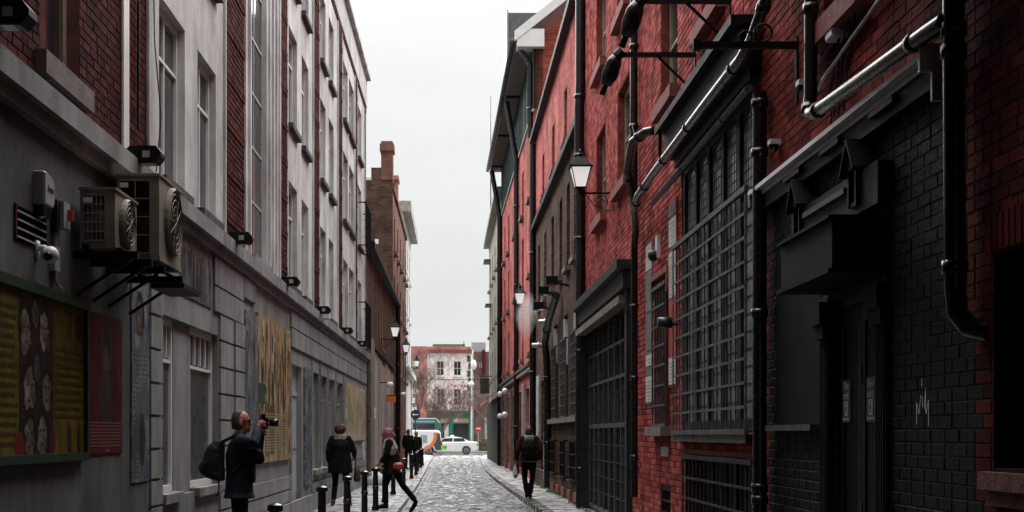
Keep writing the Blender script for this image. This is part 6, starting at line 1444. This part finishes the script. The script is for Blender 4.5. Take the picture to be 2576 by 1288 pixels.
b = MB(); b.loft([(-.13, .24, .8, .09, .03), (-.13, .25, .83, .12, .045), (-.125, .25, .9, .115, .045), (-.12, .24, .94, .07, .025)], 12); vox(b.build('purse', 'leather_red', t), .012); b = MB(); b.tube([(-.26, .23, .92), (-.08, .22, 1.2), (.06, .12, 1.42), (.02, -.1, 1.4)], .01, 5); b.build('strap', 'leather_red', t)

# man walking away on the right pavement
MX, MY = 1.68, 33.5
t, j = person('man in a maroon jacket and grey scarf with a backpack walking away', (MX, MY, 0), R(90),
    dict(head=(.04, 0, 1.56), neck=(0, 0, 1.42), knL=(.08, .1, .5), anL=(-.02, .05, .12), toeL=(.12, .05, .05), knR=(.0, -.08, .49), anR=(.03, -.03, .08), toeR=(.2, -.04, .03), elL=(-.06, .27, 1.13), wrL=(.06, .29, .9), elR=(-.06, -.27, 1.12), wrR=(.05, -.27, .9)),
    'cloth_maroon', 'cloth_black', 'cloth_black', 'hair_dark', coat_w=1.05, collar='cloth_grey')
b = MB(); b.loft([(0, 0, .86, .155, .205), (0, 0, .9, .155, .205)], 16); b.build('shirt_hem', 'cloth_grey', t, True)
t = thing('backpack', 'black backpack worn by the man on the right pavement', 'backpack', (MX, MY, 0), R(90))
b = MB(); b.loft([(-.17, 0, .96, .06, .13), (-.22, 0, 1.0, .1, .165), (-.23, 0, 1.2, .11, .17), (-.2, 0, 1.36, .08, .14), (-.16, 0, 1.4, .04, .1)], 16); vox(b.build('sack', 'cloth_black', t), .014, 5)
for s_ in (-1, 1): b = MB(); b.tube([(-.12, s_ * .1, 1.38), (-.02, s_ * .12, 1.47), (.11, s_ * .13, 1.38), (.14, s_ * .15, 1.15), (-.1, s_ * .18, 1.02)], .018, 6); b.build('strap', 'black_paint', t)
t = thing('carrier_bag', 'crumpled clear plastic bag in the left hand of the man walking away', 'bag', (MX, MY, 0), R(90))
b = MB(); b.loft([(.1, .31, .5, .05, .04), (.1, .31, .56, .09, .06), (.1, .31, .66, .07, .05), (.09, .31, .8, .03, .02), (.09, .31, .86, .012, .012)], 10); vox(b.build('sack', 'bag_clear', t), .012); b = MB(); b.ell((.1, .31, .51), .05, .045, .035, 8, 6); b.build('contents', 'leather_red', t, True)

# two small figures far down the left pavement
person('far pedestrian in black standing by the end of the left pavement', (fx(1027, 62), 62, 0), R(-60), dict(elL=(.1, .25, 1.15), wrL=(.22, .14, 1.28)), 'cloth_black', 'cloth_black', 'cloth_black', 'hair_dark', fine=.014, long_coat=.15)
person('far pedestrian with a red hat behind the bollards', (fx(1047, 66), 66, 0), R(-100), {}, 'cloth_green', 'cloth_black', 'cloth_black', 'leather_red', fine=.014, scale=.95, long_coat=.1)

# ---------------------------------------------------------------- litter, weeds, bird, steam
t = thing('rubbish_bag', 'white and red rubbish bag against the left wall by the bollards', 'rubbish bag', (-2.45, 42.6, 0))
random.seed(8); b = MB(); b.loft([(0, 0, 0, .24, .2), (0, 0, .1, .34, .26), (.03, 0, .25, .3, .24), (0, .02, .36, .16, .13), (.02, 0, .42, .05, .05)], 12); [b.v.__setitem__(i, tuple(c + random.uniform(-.025, .025) if k < 2 else c for k, c in enumerate(v))) for i, v in enumerate(b.v)]; b.build('sack', 'plastic_white', t, True); b = MB(); b.ell((-.15, -.12, .3), .1, .08, .1, 8, 6); b.build('red_patch', 'cloth_pink', t, True)
t = thing('crushed_packet', 'small green packet on the right pavement by the man', 'litter', (1.95, 39.5, 0)); b = MB(); b.loft([(0, 0, 0, .12, .1), (0, 0, .08, .14, .1), (.02, 0, .15, .06, .05)], 8); b.build('packet', 'green_print', t, True)
t = thing('pigeon', 'small grey pigeon on the far street near the van', 'bird', (fx(1093, 104), 104, -.08)); b = MB(); b.loft([(0, 0, .06, .03, .03), (0, 0, .1, .11, .06), (-.02, 0, .16, .1, .055), (-.06, 0, .2, .04, .03), (-.07, 0, .26, .035, .03), (-.07, 0, .29, .015, .015)], 10); b.tube([(.08, 0, .13), (.2, 0, .1)], [.04, .02], 6); b.tube([(-.1, 0, .26), (-.13, 0, .25)], [.01, .003], 5); b.tube([(0, .02, .08), (0, .02, 0)], .006, 4); b.tube([(0, -.02, .08), (0, -.02, 0)], .006, 4); b.build('plumage', 'cloth_grey', t, True)
random.seed(21); b = MB()
for (u0_, u1_, n) in ((36, 45, 900), (22, 36, 500)):
    for i in range(n):
        u_ = random.uniform(u0_, u1_)
        if math.sin(u_ * 2.1) + math.sin(u_ * 5.3) < .2: continue
        d_ = abs(random.gauss(0, .09)) + .08; p = RF.w(u_, d_, 0); h_ = random.uniform(.02, .09); a = random.uniform(0, 6.28); s_ = .022
        b.poly([p, p + V((math.cos(a) * s_, math.sin(a) * s_, h_ * .6)), p + V((math.cos(a) * s_ * 2.2, math.sin(a) * s_ * 2.2, h_)), p + V((math.cos(a + .8) * s_, math.sin(a + .8) * s_, h_ * .7))])
o = b.build('weeds', 'leaf', kind='stuff'); o['label'] = 'green weeds and moss along the foot of the right wall'; o['category'] = 'weeds'

sm = bpy.data.materials.new('steam_volume'); sm.use_nodes = True; n = sm.node_tree.nodes; l = sm.node_tree.links.new; n.clear()
mo = n.new('ShaderNodeOutputMaterial'); pv = n.new('ShaderNodeVolumePrincipled'); pv.inputs['Color'].default_value = (.95, .95, .95, 1)
tcn = n.new('ShaderNodeTexCoord'); no = n.new('ShaderNodeTexNoise'); no.inputs['Scale'].default_value = 2.4; no.inputs['Detail'].default_value = 4
ln_ = n.new('ShaderNodeVectorMath'); ln_.operation = 'LENGTH'; l(tcn.outputs['Object'], ln_.inputs[0]); l(tcn.outputs['Object'], no.inputs['Vector'])
fa = n.new('ShaderNodeMapRange'); fa.inputs[1].default_value = .3; fa.inputs[2].default_value = 1.0; fa.inputs[3].default_value = .5; fa.inputs[4].default_value = -.25; l(ln_.outputs['Value'], fa.inputs[0])
ad = n.new('ShaderNodeMath'); ad.operation = 'ADD'; l(no.outputs[0], ad.inputs[0]); l(fa.outputs[0], ad.inputs[1])
rg = n.new('ShaderNodeMapRange'); rg.inputs[1].default_value = .6; rg.inputs[2].default_value = .95; rg.inputs[3].default_value = 0; rg.inputs[4].default_value = .7; l(ad.outputs[0], rg.inputs[0]); l(rg.outputs[0], pv.inputs['Density']); l(pv.outputs[0], mo.inputs['Volume'])
b = MB(); b.ell((0, 0, 0), 1, 1, 1, 16, 10); st = b.build('steam', sm, kind='stuff'); st.location = RF.w(41.5, .55, 5.0); st.scale = (.5, .9, 1.1)
st['label'] = 'pale steam drifting from the flues on the brown wall'; st['category'] = 'steam'
